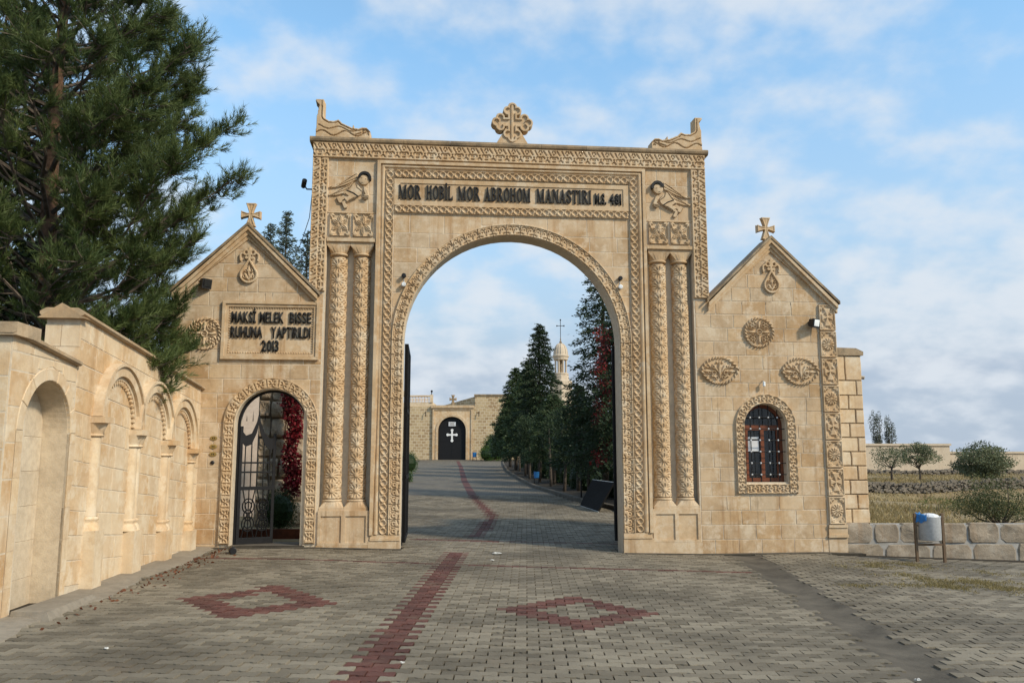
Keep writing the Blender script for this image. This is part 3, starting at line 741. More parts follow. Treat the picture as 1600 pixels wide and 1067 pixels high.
# carved angels (pixel sketch in panel units)
def angel(s):
    uc = C0+s*2.9; k = .0015
    # s=-1 (left panel): figure as drawn; s=1: mirrored
    sg = 1 if s < 0 else -1
    def Q(px, py): return (sg*(px-548)*k, (635-py)*k)
    def poly(*pts): return [Q(*p) for p in pts]
    body = poly((575, 600), (625, 640), (665, 700), (650, 745), (615, 770), (560, 800), (490, 835), (455, 800), (500, 770), (440, 742), (480, 690), (520, 620))
    armp = poly((680, 640), (712, 660), (745, 745), (742, 790), (690, 795), (662, 775), (700, 740), (680, 690))
    f1 = poly((365, 785), (400, 768), (435, 815), (432, 850), (395, 850), (375, 820)); f2 = poly((425, 835), (455, 822), (495, 895), (490, 915), (455, 915), (435, 870))
    leg = poly((450, 745), (505, 770), (440, 815), (400, 785)); leg2 = poly((520, 800), (490, 840), (455, 845), (450, 815))
    wing = [((590, 480), (270, 660)), ((600, 520), (330, 660)), ((575, 560), (360, 690)), ((540, 600), (300, 750)), ((500, 660), (270, 762)), ((560, 500), (420, 600))]
    hx, hz = Q(680, 562)
    wings = [poly((605, 470), (560, 490), (450, 570), (360, 630), (268, 652), (268, 668), (360, 662), (470, 625), (560, 585), (600, 560)), poly((560, 575), (470, 640), (370, 710), (268, 745), (268, 765), (360, 758), (440, 735), (490, 700), (530, 640))]
    def sdf(x, z):
        d = U(d_poly(x, z, body), d_poly(x, z, armp), d_poly(x, z, f1), d_poly(x, z, f2), d_poly(x, z, leg), d_poly(x, z, leg2), d_disc(x, z, hx, hz, .095))
        return U(d, *[d_poly(x, z, w_) for w_ in wings])
    def front(x, z, d):
        h = np.full(x.shape, .55); h = np.where(d_poly(x, z, body) < 0, .85, h); h = np.where(d_poly(x, z, armp) < 0, .95, h)
        h = np.where(d_disc(x, z, hx, hz, .095) < 0, 1.25-((x-hx)**2+(z-hz)**2)*30, h)
        for a_, b_ in wing:                                             # feather cuts
            for i in range(9):
                t = i/8; px, pz = a_[0]+(b_[0]-a_[0])*t, a_[1]+(b_[1]-a_[1])*t; (ax, az), (bx, bz) = Q(px, pz+10), Q(px-30, pz+26)
                h = np.where(d_seg(x, z, ax, az, bx, bz, .004) < 0, .1, h)
        for ln in (((590, 606), (600, 660), (665, 710)), ((560, 600), (520, 660), (490, 700)), ((500, 830), (560, 790), (615, 772)), ((665, 765), (742, 768)), ((665, 780), (742, 785)), ((460, 740), (500, 768))):
            for (p0, p1) in zip(ln[:-1], ln[1:]):
                (ax, az), (bx, bz) = Q(*p0), Q(*p1); h = np.where(d_seg(x, z, ax, az, bx, bz, .0055) < 0, .15, h)
        return h
    o = cutout('angel_relief', -.43, .43, -.45, .27, sdf, front, .012, 'stone_carved', gate, -.004, .055, .006, False, loc=(uc, 0, 6.435))
    shade_mb = MB()  # dark tubes laying outline shadow and groove dirt over the relief
    def line(pts, r=.0055, y=-.036): shade_mb.tube([(Q(*p)[0], y, Q(*p)[1]) for p in pts], r, 5)
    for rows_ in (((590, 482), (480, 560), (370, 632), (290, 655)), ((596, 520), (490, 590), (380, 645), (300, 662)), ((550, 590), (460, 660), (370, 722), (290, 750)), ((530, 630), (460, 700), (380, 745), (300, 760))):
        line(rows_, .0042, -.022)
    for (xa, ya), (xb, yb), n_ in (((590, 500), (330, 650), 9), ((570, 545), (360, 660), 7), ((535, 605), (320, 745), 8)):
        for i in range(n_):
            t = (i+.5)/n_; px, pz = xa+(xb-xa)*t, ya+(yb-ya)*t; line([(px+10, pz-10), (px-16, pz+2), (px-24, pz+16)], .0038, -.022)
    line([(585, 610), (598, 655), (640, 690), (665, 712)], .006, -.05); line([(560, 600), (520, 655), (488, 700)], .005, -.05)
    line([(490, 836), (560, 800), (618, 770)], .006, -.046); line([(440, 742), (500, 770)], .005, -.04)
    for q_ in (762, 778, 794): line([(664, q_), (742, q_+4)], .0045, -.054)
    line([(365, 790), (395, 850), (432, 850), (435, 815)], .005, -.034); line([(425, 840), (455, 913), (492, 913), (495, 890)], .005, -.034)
    tag(shade_mb.build('shade_dirt_lines', 'dark_joint', o), kind='stuff')
    mbh = MB(); cxh, czh = Q(690, 540)                                   # hair
    a0, a1 = (-.35, PI*.98) if sg > 0 else (PI*.02, PI+.35)
    mbh.strip(arc(cxh, czh, .072, a1, a0, 14), arc(cxh, czh, .118, a1, a0, 14), -.085, -.002); mbh.build('hair', 'black_paint', o)
    for px, py in ((657, 545), (703, 558)):
        ex, ez = Q(px, py); MB().prism([(ex-.013, ez), (ex, ez-.006), (ex+.013, ez), (ex, ez+.006)], -.075, -.04).build('eye', 'black_paint', o)
    for a_, b_, nm in (((668, 560), (662, 580), 'nose'), ((652, 599), (676, 601), 'mouth')):
        (ax, az), (bx, bz) = Q(*a_), Q(*b_); MB().tube([(ax, -.068, az), (bx, -.066, bz)], .005, 5).build(nm, 'stone_cap', o)
    (ax, az), (bx, bz), (cx3, cz3) = Q(482, 698), Q(560, 728), Q(618, 768)
    MB().tube([(ax, -.05, az), (bx, -.052, bz), (cx3, -.05, cz3)], .011, 6).build('belt', 'black_paint', o)
angel(-1); angel(1)
# cross and corner ornaments on the cornice
def cross_sdf(x, z): return U(trefoil_cross(x, z), np.where((z > -.43) & (z < -.02), (np.abs(x)-(.075+.235*(-.02-z)/.41)), .3))
def cross_front(x, z, d):
    dc = trefoil_cross(x, z); rim = (dc < 0) & (dc > -.036); spine = U(np.maximum(np.abs(x)-.017, np.abs(z)-.3), np.maximum(np.abs(z)-.05, np.abs(x)-.26)*1.0)
    return np.where(rim, 1.0, np.where(dc <= -.036, np.where(np.abs(x) < .022, .75, .12), .35))
cutout('cross_finial', -.42, .42, -.44, .42, cross_sdf, cross_front, .15, 'stone_carved', gate, .05, .04, .0055, True, loc=(C0-.01, 0, 7.765))
ACP = [(128, 412), (133, 240), (140, 217), (142, 190), (152, 150), (120, 115), (125, 100), (185, 100), (187, 240), (195, 255), (230, 275), (270, 276), (303, 262), (330, 290), (375, 310), (410, 326), (418, 296), (430, 328), (460, 332), (490, 319), (525, 322), (550, 350), (553, 412)]
def acro(s, top):
    pts = []
    for px, py in ACP:
        if py < 240: py = 240-(240-py)*top
        pts.append(((px-340)*.00231*(1 if s < 0 else -1), (412-py)*.00231))
    def sdf(x, z): return d_poly(x, z, pts)
    def front(x, z, d):
        xs = x*(1 if s < 0 else -1); h = np.ones(x.shape)
        for w_ in ((lambda q: .085+.045*np.sin(q*15+1.0)), ):
            h = np.where(np.abs(z-w_(xs)) < .011, .0, h)
        h = np.where((d > -.045) & (d < -.03) & (z > .06) & (xs > -.4), .05, h)
        h = np.where(np.abs(d_arc(xs, z, .40, .125, .05, -1.2, 3.3, .0)) < .011, .0, h); h = np.where(np.abs(d_seg(xs, z, .35, .11, .22, .07, 0)) < .010, 0, h); h = np.where(np.abs(z-(.17+.03*np.sin(xs*15+2.6))+.1*xs) < .009, np.where(d < -.03, .3, h), h)
        return h
    cutout('corner_ornament', -.53, .53, -.01, .76, sdf, front, .2, 'stone_carved', gate, .03, .045, .009, True, loc=(C0+s*3.1, 0, 7.335))
acro(-1, 1.0); acro(1, .78)
# iron leaves of the gate, swung open
def leafgate(s, u, ang):
    mb = MB().box(0, 1.86, -.02, .02, .0, 3.52)
    lf = mb.build('gate_leaf', 'black_iron', gate, loc=(u, .47, .12), rot=(0, 0, ang))
    fr = MB()
    for z in (0, 1.1, 2.3, 3.46): fr.box(0, 1.86, -.035, .035, z, z+.07)
    for xx in (0, .6, 1.22, 1.80): fr.box(xx, xx+.06, -.034, .034, .07, 3.46)
    fr.build('frame', 'black_iron', lf)
leafgate(-1, C0-1.90, PI/2+.005); leafgate(1, C0+1.925, PI/2-.21)

# ================================================================== wings
HW = 1.17
def slope_l(c, apex=5.58, e=4.42): return lambda w: (c-HW if w <= e else c-HW*(apex-w)/(apex-e))
def pediment(root, c, y1=.45):
    apex, e = 5.535, 4.36; hw = HW+.06
    for s in (-1, 1):
        mb = MB()
        for dz0, dz1, y0 in ((-.02, .055, -.10), (-.10, -.02, -.06), (-.20, -.10, -.03)):
            P = [(c+s*hw, e+dz0), (c, apex+.05+dz0)]; Q = [(c+s*hw, e+dz1), (c, apex+.05+dz1)]
            if dz0 < -.15: P = [(c+s*(hw-.06), e+.02), (c, apex-.13)]; Q = [(c+s*(hw-.02), e+.03+dz1+.05), (c, apex+.05+dz1)]
            mb.strip(P, Q, y0, y1 if dz1 > 0 else .03)
        mb.build('raking_cornice', 'stone_carved', root)
        # weathered coping on top, in stones
        n = 4
        for i in range(n):
            t0, t1 = i/n, (i+1)/n
            def pt(t, d): return (c+s*hw*(1-t)*1.03, e+(apex+.05-e)*t+d)
            a, b = pt(t0, .058), pt(t1, .058)
            mb2 = MB().strip([(a[0], a[1]), (b[0], b[1])], [(a[0]+s*.0, a[1]+.055), (b[0], b[1]+.055)], -.115, y1+.03)
            mb2.build('coping_stone', 'stone_cap', root)
    def cs(x, z): return U(flared_cross(x, z), np.maximum(np.abs(x)-.045, np.abs(z+.26)-.09), np.maximum(np.abs(x)-.08, np.abs(z+.32)-.05))
    def cfr(x, z, d): return np.where((d > -.022), 1, np.where(U(np.abs(x)-.008, np.abs(z)-.008) < 0, .6, .45))
    cutout('cross_finial', -.2, .2, -.38, .23, cs, cfr, .07, 'stone_carved', root, .10, .02, .007, True, loc=(c-.01, 0, 5.885))
def teardrop(root, c):
    pts = [(0, .13)]+[(.155*math.cos(a), -.17+.155*math.sin(a)) for a in np.linspace(.42, -PI-.42, 22)]
    def sdf(x, z):
        d = d_poly(x, z, pts); ax = np.abs(x)
        d = U(d, d_ring(ax, z, .058, .225, .042, .017), d_arc(ax, z, .115, .17, .04, -.3, PI*.8, .017), d_seg(x, z, 0, .1, 0, .30, .020), d_seg(ax, z, .155, .15, .15, .08, .016), d_disc(ax, z, .05, .13, .03))
        return d
    def fr(x, z, d):
        dd = d_poly(x, z, pts); ax = np.abs(x); h = np.full(x.shape, .8); inn = dd < -.035
        mot = U(d_petal(ax, z, 0, -.27, PI/2-.5, .16, .022), d_petal(x, z, 0, -.2, PI/2, .2, .018), d_ring(ax, z, .06, -.2, .03, .009), d_ring(ax, z, .045, -.1, .022, .008), d_disc(x, z, 0, -.25, .02))
        return np.where(inn, .05+.9*sm(mot, .005), np.where(dd < 0, 1, h))
    cutout('teardrop_relief', -.2, .2, -.34, .34, sdf, fr, .02, 'stone_carved', root, -.004, .045, .0065, False, loc=(c, 0, 4.94))
def medallion(root, c, w, kind='round'):
    R = .285
    def shape(x, z):
        if kind == 'round': return np.hypot(x, z)-R
        return np.maximum(np.hypot(x, z-.14)-.40, np.hypot(x, z+.14)-.40)*1.0 if False else (np.hypot(x/1.18, np.abs(z)+.0)-.30+.16*np.maximum(np.abs(x)/.355-.55, 0)**1.6*.35)
    def sdf(x, z):
        if kind == 'round': return shape(x, z)
        return np.maximum(np.hypot(x, z+.125)-.385, np.hypot(x, z-.125)-.385)
    def fr(x, z, d):
        a = np.arctan2(z, x); ax = np.abs(x); az = np.abs(z)
        rope = (d > -.045); h = np.where(rope, .6+.5*np.sign(np.sin(a*26+d*90))*.8, .1); h = np.where((d < -.045) & (d > -.058), 0, h)
        if kind == 'round':
            m_ = U(d_ring(x, z, 0, 0, .05, .010), d_seg(x, z, -.03, .0, .03, 0, .006), d_petal(ax, z, .05, 0, 0, .17, .022), d_petal(x, az, 0, .05, PI/2, .17, .022), *[d_petal(ax, az, .125, .125, q, .06, .013, .006) for q in np.arange(6)*PI/3], d_arc(ax, az, .125, .125, .078, 0, 2*PI-.01, .006))
        else:
            m_ = U(d_petal(x, z, 0, -.14, PI/2, .3, .028), d_petal(ax, z, .02, -.05, PI/2-.6, .2, .02), d_ring(ax, z, .11, -.05, .036, .010), d_petal(ax, z, .15, -.02, .0, .15, .02), d_petal(ax, z, .05, -.15, .5, .14, .015), d_petal(ax, z, .16, .03, 1.0, .1, .014), d_ring(ax, z, .2, -.04, .025, .008), d_ring(ax, z, .11, .06, .03, .009), d_petal(ax, z, .19, .05, .1, .09, .014), d_ring(ax, z, .06, -.14, .026, .008), d_disc(ax, z, .15, -.11, .018), d_disc(ax, z, .05, .14, .018))
        return np.where(d < -.058, np.maximum(.08, .95*sm(m_, .005)), h)
    hx = .40; hz = .30
    cutout('medallion', -hx, hx, -hz, hz, sdf, fr, .03, 'stone_carved', root, -.006, .045, .0065, False, loc=(c, 0, w))

# ---- left wing: wall with the foot gate
UL = -4.66; RISE = [4.46-.2525*i for i in range(18)][::-1]
lw = thing('side_entrance', 'gabled sandstone wing with an arched foot gate and a dedication plaque', 'gate wing', LW(UL, 0, 0), PSI)
dc, dsp, dr = -4.145-UL, 2.17, .60
mb = MB(); arch_wall(mb, -1.24, 1.03+.30, -.35, 4.45, dc, dsp, dr, .005, .45); mb.prism([(-HW, 4.40), (HW, 4.40), (0, 5.54)], .005, .45)
lwall = mb.build('wall', 'mortar', lw)
plq = (-5.04-UL, -3.385-UL, 3.28, 4.30)
masonry(lwall, 'stone', [-.12]+RISE, -1.24, 1.325, [arch_hole(dc, dsp, .78), rect_hole(plq[0]+.03, plq[1]-.03, plq[2]+.03, plq[3]-.03)], rs=31)
sl_ = slope_l(0); masonry(lwall, 'stone', [4.46, 4.7125, 4.965, 5.2175, 5.47], lambda w: sl_(w+.08), lambda w: -sl_(w+.08), rs=32, bl=(.45, .7))
pediment(lw, 0); teardrop(lw, .03)
f, L = map_arch(dc, dsp, .70, .16, -.012)
relief('door_surround', L, .19, f_flowerband(), f, 'stone_carved', lw, .030, .0085)
MB().strip(arch_path(dc, dsp, .595, .05), arch_path(dc, dsp, .625, .05), -.02, .44).build('door_reveal', 'stone_grey', lw)
pl = MB().box(plq[0]+.08, plq[1]-.08, -.002, .03, plq[2]+.08, plq[3]-.08).build('dedication_plaque', 'stone', lw)
def frame(x0, x1, z0, z1, w): return ([(x0+w, z0+w), (x0+w, z1-w), (x1-w, z1-w), (x1-w, z0+w), (x0+w, z0+w)], [(x0, z0), (x0, z1), (x1, z1), (x1, z0), (x0, z0)])
P, Q = frame(plq[0], plq[1], plq[2], plq[3], .05); mb = MB().strip(P, Q, -.055, .02)
P, Q = frame(plq[0]+.05, plq[1]-.05, plq[2]+.05, plq[3]-.05, .05); mb.strip(P, Q, -.03, .02); mb.build('frame', 'stone_carved', pl)
mb = MB(); x0, x1, z0, z1 = plq[0]+.12, plq[1]-.12, plq[2]+.12, plq[3]-.12
def bead(x, z): mb.lathe([(.016, 0), (.012, .012), (.001, .016)], 6); mb.v[-18:] = [(x+a, -.002-c, z+b) for a, b, c in mb.v[-18:]]
nx = int((x1-x0)/.042); nz = int((z1-z0)/.042)
for i in range(nx+1): bead(x0+(x1-x0)*i/nx, z0); bead(x0+(x1-x0)*i/nx, z1)
for i in range(1, nz): bead(x0, z0+(z1-z0)*i/nz); bead(x1, z0+(z1-z0)*i/nz)
tag(mb.build('bead_border', 'stone_carved', pl), kind='stuff')
u = lambda a: a-UL
sans_line([('MAKSİ', u(-4.885), u(-4.475)), ('MELEK', u(-4.41), u(-4.0)), ('BISSE', u(-3.90), u(-3.53))], 3.925, .195, -.002, pl, 'black_paint', .045)
sans_line([('RUHUNA', u(-4.89), u(-4.355)), ('YAPTIRILDI', u(-4.205), u(-3.535))], 3.665, .195, -.002, pl, 'black_paint', .045)
sans_line([('2013', u(-4.36), u(-4.07))], 3.425, .195, -.002, pl, 'black_paint', .045)
medallion(lw, -5.33-UL, 3.72)
# iron foot gate, its leaf folded open
fg = MB(); P, Q = arch_path(dc, dsp, .555, .06), arch_path(dc, dsp, .594, .06); fg.strip(P, Q, .16, .22); fg = fg.build('door_frame', 'black_iron', lw)
dl = MB(); w_ = .62
dl.box(0, .05, -.02, .02, 0, 2.02); dl.box(w_-.045, w_, -.02, .02, 0, 1.9); dl.box(.05, w_-.045, -.019, .019, 0, .13); dl.box(.05, w_-.045, -.019, .019, .93, .99); dl.box(.05, w_-.045, -.012, .012, 1.22, 1.25); dl.box(.05, w_-.045, -.012, .012, 1.38, 1.41)
dl = dl.build('door_leaf', 'black_iron', lw, loc=(dc-.552, .18, .12), rot=(0, 0, .42))
for i in range(5):
    xx = .05+(w_-.095)*(i+.5)/5; MB().tube([(xx, 0, .99), (xx, 0, 1.75+.12*math.sin(PI*(i+.5)/5))], .011, 5).tube([(xx, 0, 1.99+.12*(i < 4)), (xx, 0, 2.16+.14*math.sin(PI*(i+.5)/5))], [.009, .002], 5).build('bar', 'black_iron', dl)
top = [(0.0, 1.98), (.1, 1.86), (.2, 1.9), (.28, 2.1), (.31, 2.26), (.34, 2.1), (.42, 1.9), (.52, 1.8), (w_, 1.86)]
MB().strip([(x, z-.19) for x, z in top], top, -.016, .016).build('crest', 'black_iron', dl)
mb = MB()
for cx_ in (.19, .43):
    for cz, r in ((.36, .10), (.66, .10), (.36, .055), (.66, .055), (.51, .07)):
        mb.tube([(cx_+r*math.cos(a), 0, cz+r*1.25*math.sin(a)) for a in np.linspace(0, 2*PI, 17)], .0115, 4)
    for dx in (-.10, 0, .10): mb.tube([(cx_+dx, 0, .13), (cx_+dx*.2, 0, .51), (cx_+dx, 0, .93)], .010, 4)
mb.build('scrollwork', 'black_iron', dl)
for i, z in enumerate((1.93, 1.79, 1.66)):
    mb = MB().lathe([(.062, 0), (.060, .008), (.05, .010)], 18, sy=.62); mb.v = [(a, -c, b) for a, b, c in mb.v]
    p_ = mb.build('number_plate', 'brass', lw, loc=(-5.09-UL, -.006, z))
    mb = MB().box(-.022, -.008, -.012, -.009, -.014, .014).box(.006, .02, -.012, -.009, -.014, .014); mb.build('numeral', 'black_paint', p_)
mb = MB().lathe([(.034, 0), (.034, .012), (.02, .02)], 14); mb.v = [(a, -c, b) for a, b, c in mb.v]; mb.build('door_bell', 'black_plastic', lw, loc=(-5.09-UL, -.004, 1.52))

# ---- right wing: gatehouse with the barred window
UR = 4.84
rw = thing('gatehouse', 'gabled sandstone gatehouse with a barred arched window and carved medallions', 'gate wing', LW(UR, 0, 0), PSI)
wc, wsp, wr = 4.61-UR, 2.18, .385
mb = MB(); arch_wall(mb, 3.36-UR, 6.04-UR, 1.165, 4.45, wc, wsp, wr, .005, .42); mb.box(3.36-UR, 6.04-UR, .005, .42, -.35, 1.165); mb.prism([(-HW, 4.40), (HW, 4.40), (0, 5.54)], .005, .42)
mb.box(3.62-UR, 3.8-UR, .42, 3.3, -.35, 4.45); mb.box(5.85-UR, 6.03-UR, .42, 3.3, -.35, 4.45); mb.box(3.8-UR, 5.85-UR, 3.1, 3.3, -.35, 4.45); mb.box(3.62-UR, 6.03-UR, .42, 3.3, 4.45, 4.6)
rwall = mb.build('wall', 'mortar', rw)
masonry(rwall, 'stone', [-.12]+RISE, 3.37-UR, 5.70-UR, [arch_hole(wc, wsp, .555, .96)], rs=41)
masonry(rwall, 'stone', [4.46, 4.7125, 4.965, 5.2175, 5.47], lambda w: sl_(w+.08), lambda w: -sl_(w+.08), rs=42, bl=(.35, .6))
pediment(rw, 0, .45); teardrop(rw, .0)
for z, k in enumerate(('rosette', 'cross')*4):
    hh = .498; relief('carved_tile', hh-.012, .318, f_tile(k, hh-.012, .318), map_v(5.875-UR, .42+z*(hh+.004), -.012), 'stone_carved', rw, .032, .0075)
MB().box(5.70-UR, 6.05-UR, -.05, .02, .36, .41).box(5.70-UR, 6.05-UR, -.03, .02, .24, .36).box(5.69-UR, 6.06-UR, -.045, .02, .19, .24).build('pilaster_foot', 'stone_carved', rw)
MB().box(5.70-UR, 6.05-UR, -.01, .02, -.25, .19).build('pilaster_base', 'stone', rw)
f, L = map_arch(wc, wsp, .48, .965, -.012)
relief('window_surround', L, .17, f_leafband(), f, 'stone_carved', rw, .030, .0085)
relief('window_surround', .80, .17, f_leafband(), map_h(wc-.40, 1.05, -.0125), 'stone_carved', rw, .030, .0085)
wf = MB().strip(arch_path(wc, wsp, .325, 1.165), arch_path(wc, wsp, .384, 1.165), .17, .24).box(wc-.325, wc+.325, .17, .24, 1.165, 1.24).box(wc-.035, wc+.035, .165, .23, 1.24, 2.12).box(wc-.33, wc+.33, .164, .235, 2.10, 2.19)
for q in (-1, 1): wf.box(wc+q*.29-.022, wc+q*.29+.022, .168, .232, 1.24, 2.10)
wf = wf.build('window_frame', 'wood', rw)
for q in (-1, 1): MB().box(wc+q*.17-.15, wc+q*.17+.15, .195, .201, 1.24, 2.10).build('pane', 'window_glass', wf)
MB().prism(arc(wc, wsp+.005, .33, 0, PI, 14), .195, .201).build('pane', 'window_glass', wf)
mb = MB().box(wc-.30, wc-.06, .183, .186, 1.70, 1.98); nt_ = mb.build('notice', 'paper', wf)
mb = MB().box(wc-.30, wc-.06, .180, .1825, 1.915, 1.94).box(wc-.30, wc-.06, .180, .1825, 1.70, 1.715); mb.build('notice_line', 'black_paint', nt_)
mb = MB().box(wc-.9, wc+.9, .9, .95, .4, 3.2); mb.build('room_dark_sheet', 'interior', rw)  # near-black sheet standing in for the unlit room behind the glass
gr = MB(); xs = [wc-.255+.17*i for i in range(4)]
for xx in xs: gr.tube([(xx, .06, 1.166), (xx, .06, wsp+math.sqrt(wr**2-(xx-wc)**2)-.002)], .0085, 6)
zs = [1.30+.205*i for i in range(6)]
for z in zs:
    h = wr if z < wsp else math.sqrt(wr**2-(z-wsp)**2); gr.tube([(wc-h, .06, z), (wc+h, .06, z)], .0085, 6)
gr = gr.build('window_grille', 'black_iron', rw)
kn = MB()
for xx in xs:
    for z in zs:
        if z < wsp+.2: kn.ball((xx, .06, z), .019, 8, 5)
tag(kn.build('grille_knots', 'galvanised', gr), kind='stuff')
medallion(rw, 4.56-UR, 3.885); medallion(rw, 3.79-UR, 3.175, 'eye'); medallion(rw, 5.315-UR, 3.175, 'eye')

# ---- rough pier beside the gatehouse
ep = thing('wall_pier', 'rough ashlar pier with open dark joints standing on the low wall', 'pier', LW(6.06, .12, .4), PSI)
core = MB().box(.0, .50, .012, .55, 0, 3.10).build('core', 'dark_joint', ep)
masonry(core, 'stone_side', [.02+.258*i for i in range(10)]+[2.34+.28, 3.09], 0.0, .505, bl=(.26, .40), gap=.016, proud=.012, rs=9, bev=.012)
cp = [(-.03, 3.09), (.535, 3.09), (.54, 3.16), (.40, 3.225), (-.03, 3.235)]
MB().prism(cp, -.04, .6).build('cap_stone', 'stone_cap', ep)
mb = MB(); mb.tube([(.48, .2, 2.72), (.62, .12, 2.685)], .035, 10); mb.build('water_spout', 'pipe', ep)
# ================================================================== blind-arcade wall on the left (local x runs into the scene)
aw = thing('arcade_wall', 'cream ashlar boundary wall with a deep niche and three blind arches', 'wall', LW(-5.33, 0, 0), PSI+PI/2)
SH = lambda x: -.085*x
def shv(x, y, z): return (x, y, z+SH(x))
mb = MB().box(-4.98, .0, .004, .36, -.35, 2.75).shear(lambda x, y, z: (x, y, z+SH(x) if z > 0 else z))
NC, NS, NR = -5.575, 1.86, .53
arch_wall(mb, -6.43, -4.98, -.35, 2.62, NC, NS, NR, .004, .36)
mb.box(-6.43, -4.98, .30, .37, -.35, 2.62); mb.prism([(-6.43, 2.615), (-4.98, 2.615), (-4.98, 2.63), (-6.43, 2.77)], .004, .36)
awall = mb.build('wall', 'mortar', aw)
rows = [-.20+.27*i for i in range(11)]+[2.755]
def bay_keep(w): return None
PIERS = [-4.38, -3.09, -1.78, -.5]
masonry(awall, 'stone_side', rows, -4.97, -.01, bl=(.36, .6), shear=SH, rs=51)
masonry(awall, 'stone_side', [.05, .38, .72, 1.06, 1.40, 1.74, 2.08, 2.42, 2.60], -6.42, -4.985, [arch_hole(NC, NS, .66)], bl=(.4, .7), rs=52)
for xa, xb in ((-6.42, -6.0), (-5.99, -5.52), (-5.51, -5.02)):
    tp = lambda x: 2.60-.102*(x+4.98)
    if tp(xa)-2.612 > .03: block_obj([(xa, 2.608), (xb, 2.608), (xb, max(tp(xb), 2.625)), (xa, tp(xa))], awall, 'stone_side', .002, bev=.003)
for s in (-1, 1):                                            # niche jamb stones
    z = .05
    while z < NS-.05:
        h = min(.34, NS-z); x0 = NC+s*.53; x1 = NC+s*.655; a, b = sorted((x0, x1))
        block_obj([(b, z+.004), (b, z+h-.004), (a, z+h-.004), (a, z+.004)][::-1], awall, 'stone_side', .006); z += h
n = 7
for k in range(n):                                           # niche voussoirs
    a0, a1 = PI*k/n+.006, PI*(k+1)/n-.006
    poly = [(NC+.53*math.cos(a), NS+.53*math.sin(a)) for a in np.linspace(a1, a0, 5)] + [(NC+.66*math.cos(a), NS+.66*math.sin(a)) for a in np.linspace(a0, a1, 5)]
    block_obj(poly, awall, 'stone_side', .008, 'voussoir')
nb_ = MB().box(NC-.53, NC+.53, .292, .31, -.1, 2.4).build('niche_back', 'stone_grey', aw)
MB().strip(arch_path(NC, NS, NR-.004, -.1), arch_path(NC, NS, NR+.03, -.1), .03, .30).build('niche_reveal', 'stone_grey', aw)
masonry_parent = MB().box(NC-.02, NC+.02, .293, .30, .2, .24).build('niche_lining', 'stone_grey', aw)
masonry_parent.location = (0, .288, 0)
masonry(masonry_parent, 'stone_grey', [.0, .36, .74, 1.1, 1.46, 1.82, 2.2, 2.42], NC-.525, NC+.525, [], bl=(.5, .7), rs=53, gap=.004, proud=.002, jit=.001)
# colonnettes and arches of the blind arcade
for i, x in enumerate(PIERS):
    dz = SH(x); pair = (-.06, .06) if i in (1, 2) else (0.0,)
    c = MB()
    for q in pair: c.lathe([(.088, .52+dz), (.084, 1.55+dz)], 16, (x+q, .01, 0), PI, 2*PI)
    c = c.build('colonnette', 'stone_side', aw, True)
    hw = .13 if len(pair) == 2 else .105
    b_ = MB()
    for q in pair: b_.lathe([(.10, .555+dz), (.115, .54+dz), (.115, .52+dz), (.095, .50+dz), (.105, .48+dz), (.13, .44+dz), (.13, .40+dz)], 16, (x+q, .01, 0), PI, 2*PI)
    b_.build('base', 'stone_side', c, True)
    MB().box(x-hw-.03, x+hw+.03, -.135, .01, -.1, .402+dz).build('pedestal', 'stone_side', c)
    kp = MB()
    for q in pair: kp.lathe([(.10, 1.47+dz), (.115, 1.485+dz), (.10, 1.50+dz), (.10, 1.51+dz), (.15, 1.63+dz)], 16, (x+q, .01, 0), PI, 2*PI)
    kp.box(x-hw-.045, x+hw+.045, -.165, .01, 1.63+dz, 1.70+dz); kp.build('capital', 'stone_side', c)
for k in range(3):
    c_ = (PIERS[k]+PIERS[k+1])/2; r0 = (PIERS[k+1]-PIERS[k])/2-.105; sp = 1.70
    m_ = MB().strip(arc(c_, sp, r0+.05, PI, 0, 24), arc(c_, sp, r0+.17, PI, 0, 24), -.085, .01)
    m_.strip(arc(c_, sp, r0, PI, 0, 24), arc(c_, sp, r0+.05, PI, 0, 24), -.045, .01)
    m_.strip(arc(c_, sp, r0+.17, PI, 0, 24), arc(c_, sp, r0+.205, PI, 0, 24), -.115, .01); m_.shear(shv)
    m_ = m_.build('arch_moulding', 'stone_side', aw)
    d_ = MB()
    for j in range(24):
        a = PI*(j+.5)/24; ca, sa = math.cos(a), math.sin(a); h = .018
        pts = [(c_+rr*math.cos(a+q), sp+rr*math.sin(a+q)) for rr, q in ((r0-.045, -.028), (r0+.005, -.03), (r0+.005, .03), (r0-.045, .028))]; d_.prism(pts, -.04, .01)
    d_.shear(shv); tag(d_.build('dentils', 'stone_side', m_), kind='stuff')
# copings, in stones
def coping(x0, x1, zf, n, y0=-.06, y1=.42):
    for i in range(n):
        a, b = x0+(x1-x0)*i/n+.003, x0+(x1-x0)*(i+1)/n-.003
        pr = [(y0+.02, .03), (y0, .045), (y0, .075), (y0+.07, .115), (y1-.07, .115), (y1, .075), (y1, .045), (y1-.02, .03)]; m = len(pr)
        MB().add([(a, y, zf(a)+z) for y, z in pr]+[(b, y, zf(b)+z) for y, z in pr], [tuple(range(m)), tuple(range(2*m-1, m-1, -1))]+[(j, (j+1) % m, (j+1) % m+m, j+m) for j in range(m)]).build('coping_stone', 'stone_coping', aw)
coping(-5.04, .02, lambda x: 2.715+SH(x), 7)
coping(-6.50, -4.99, lambda x: 2.575-.085*(x+4.98)*1.2, 3)
mb = MB()                                                    # end face of the taller wall
ef = [(-5.045, -.075), (-5.045, .435)]
ez = 2.715+SH(-4.98)
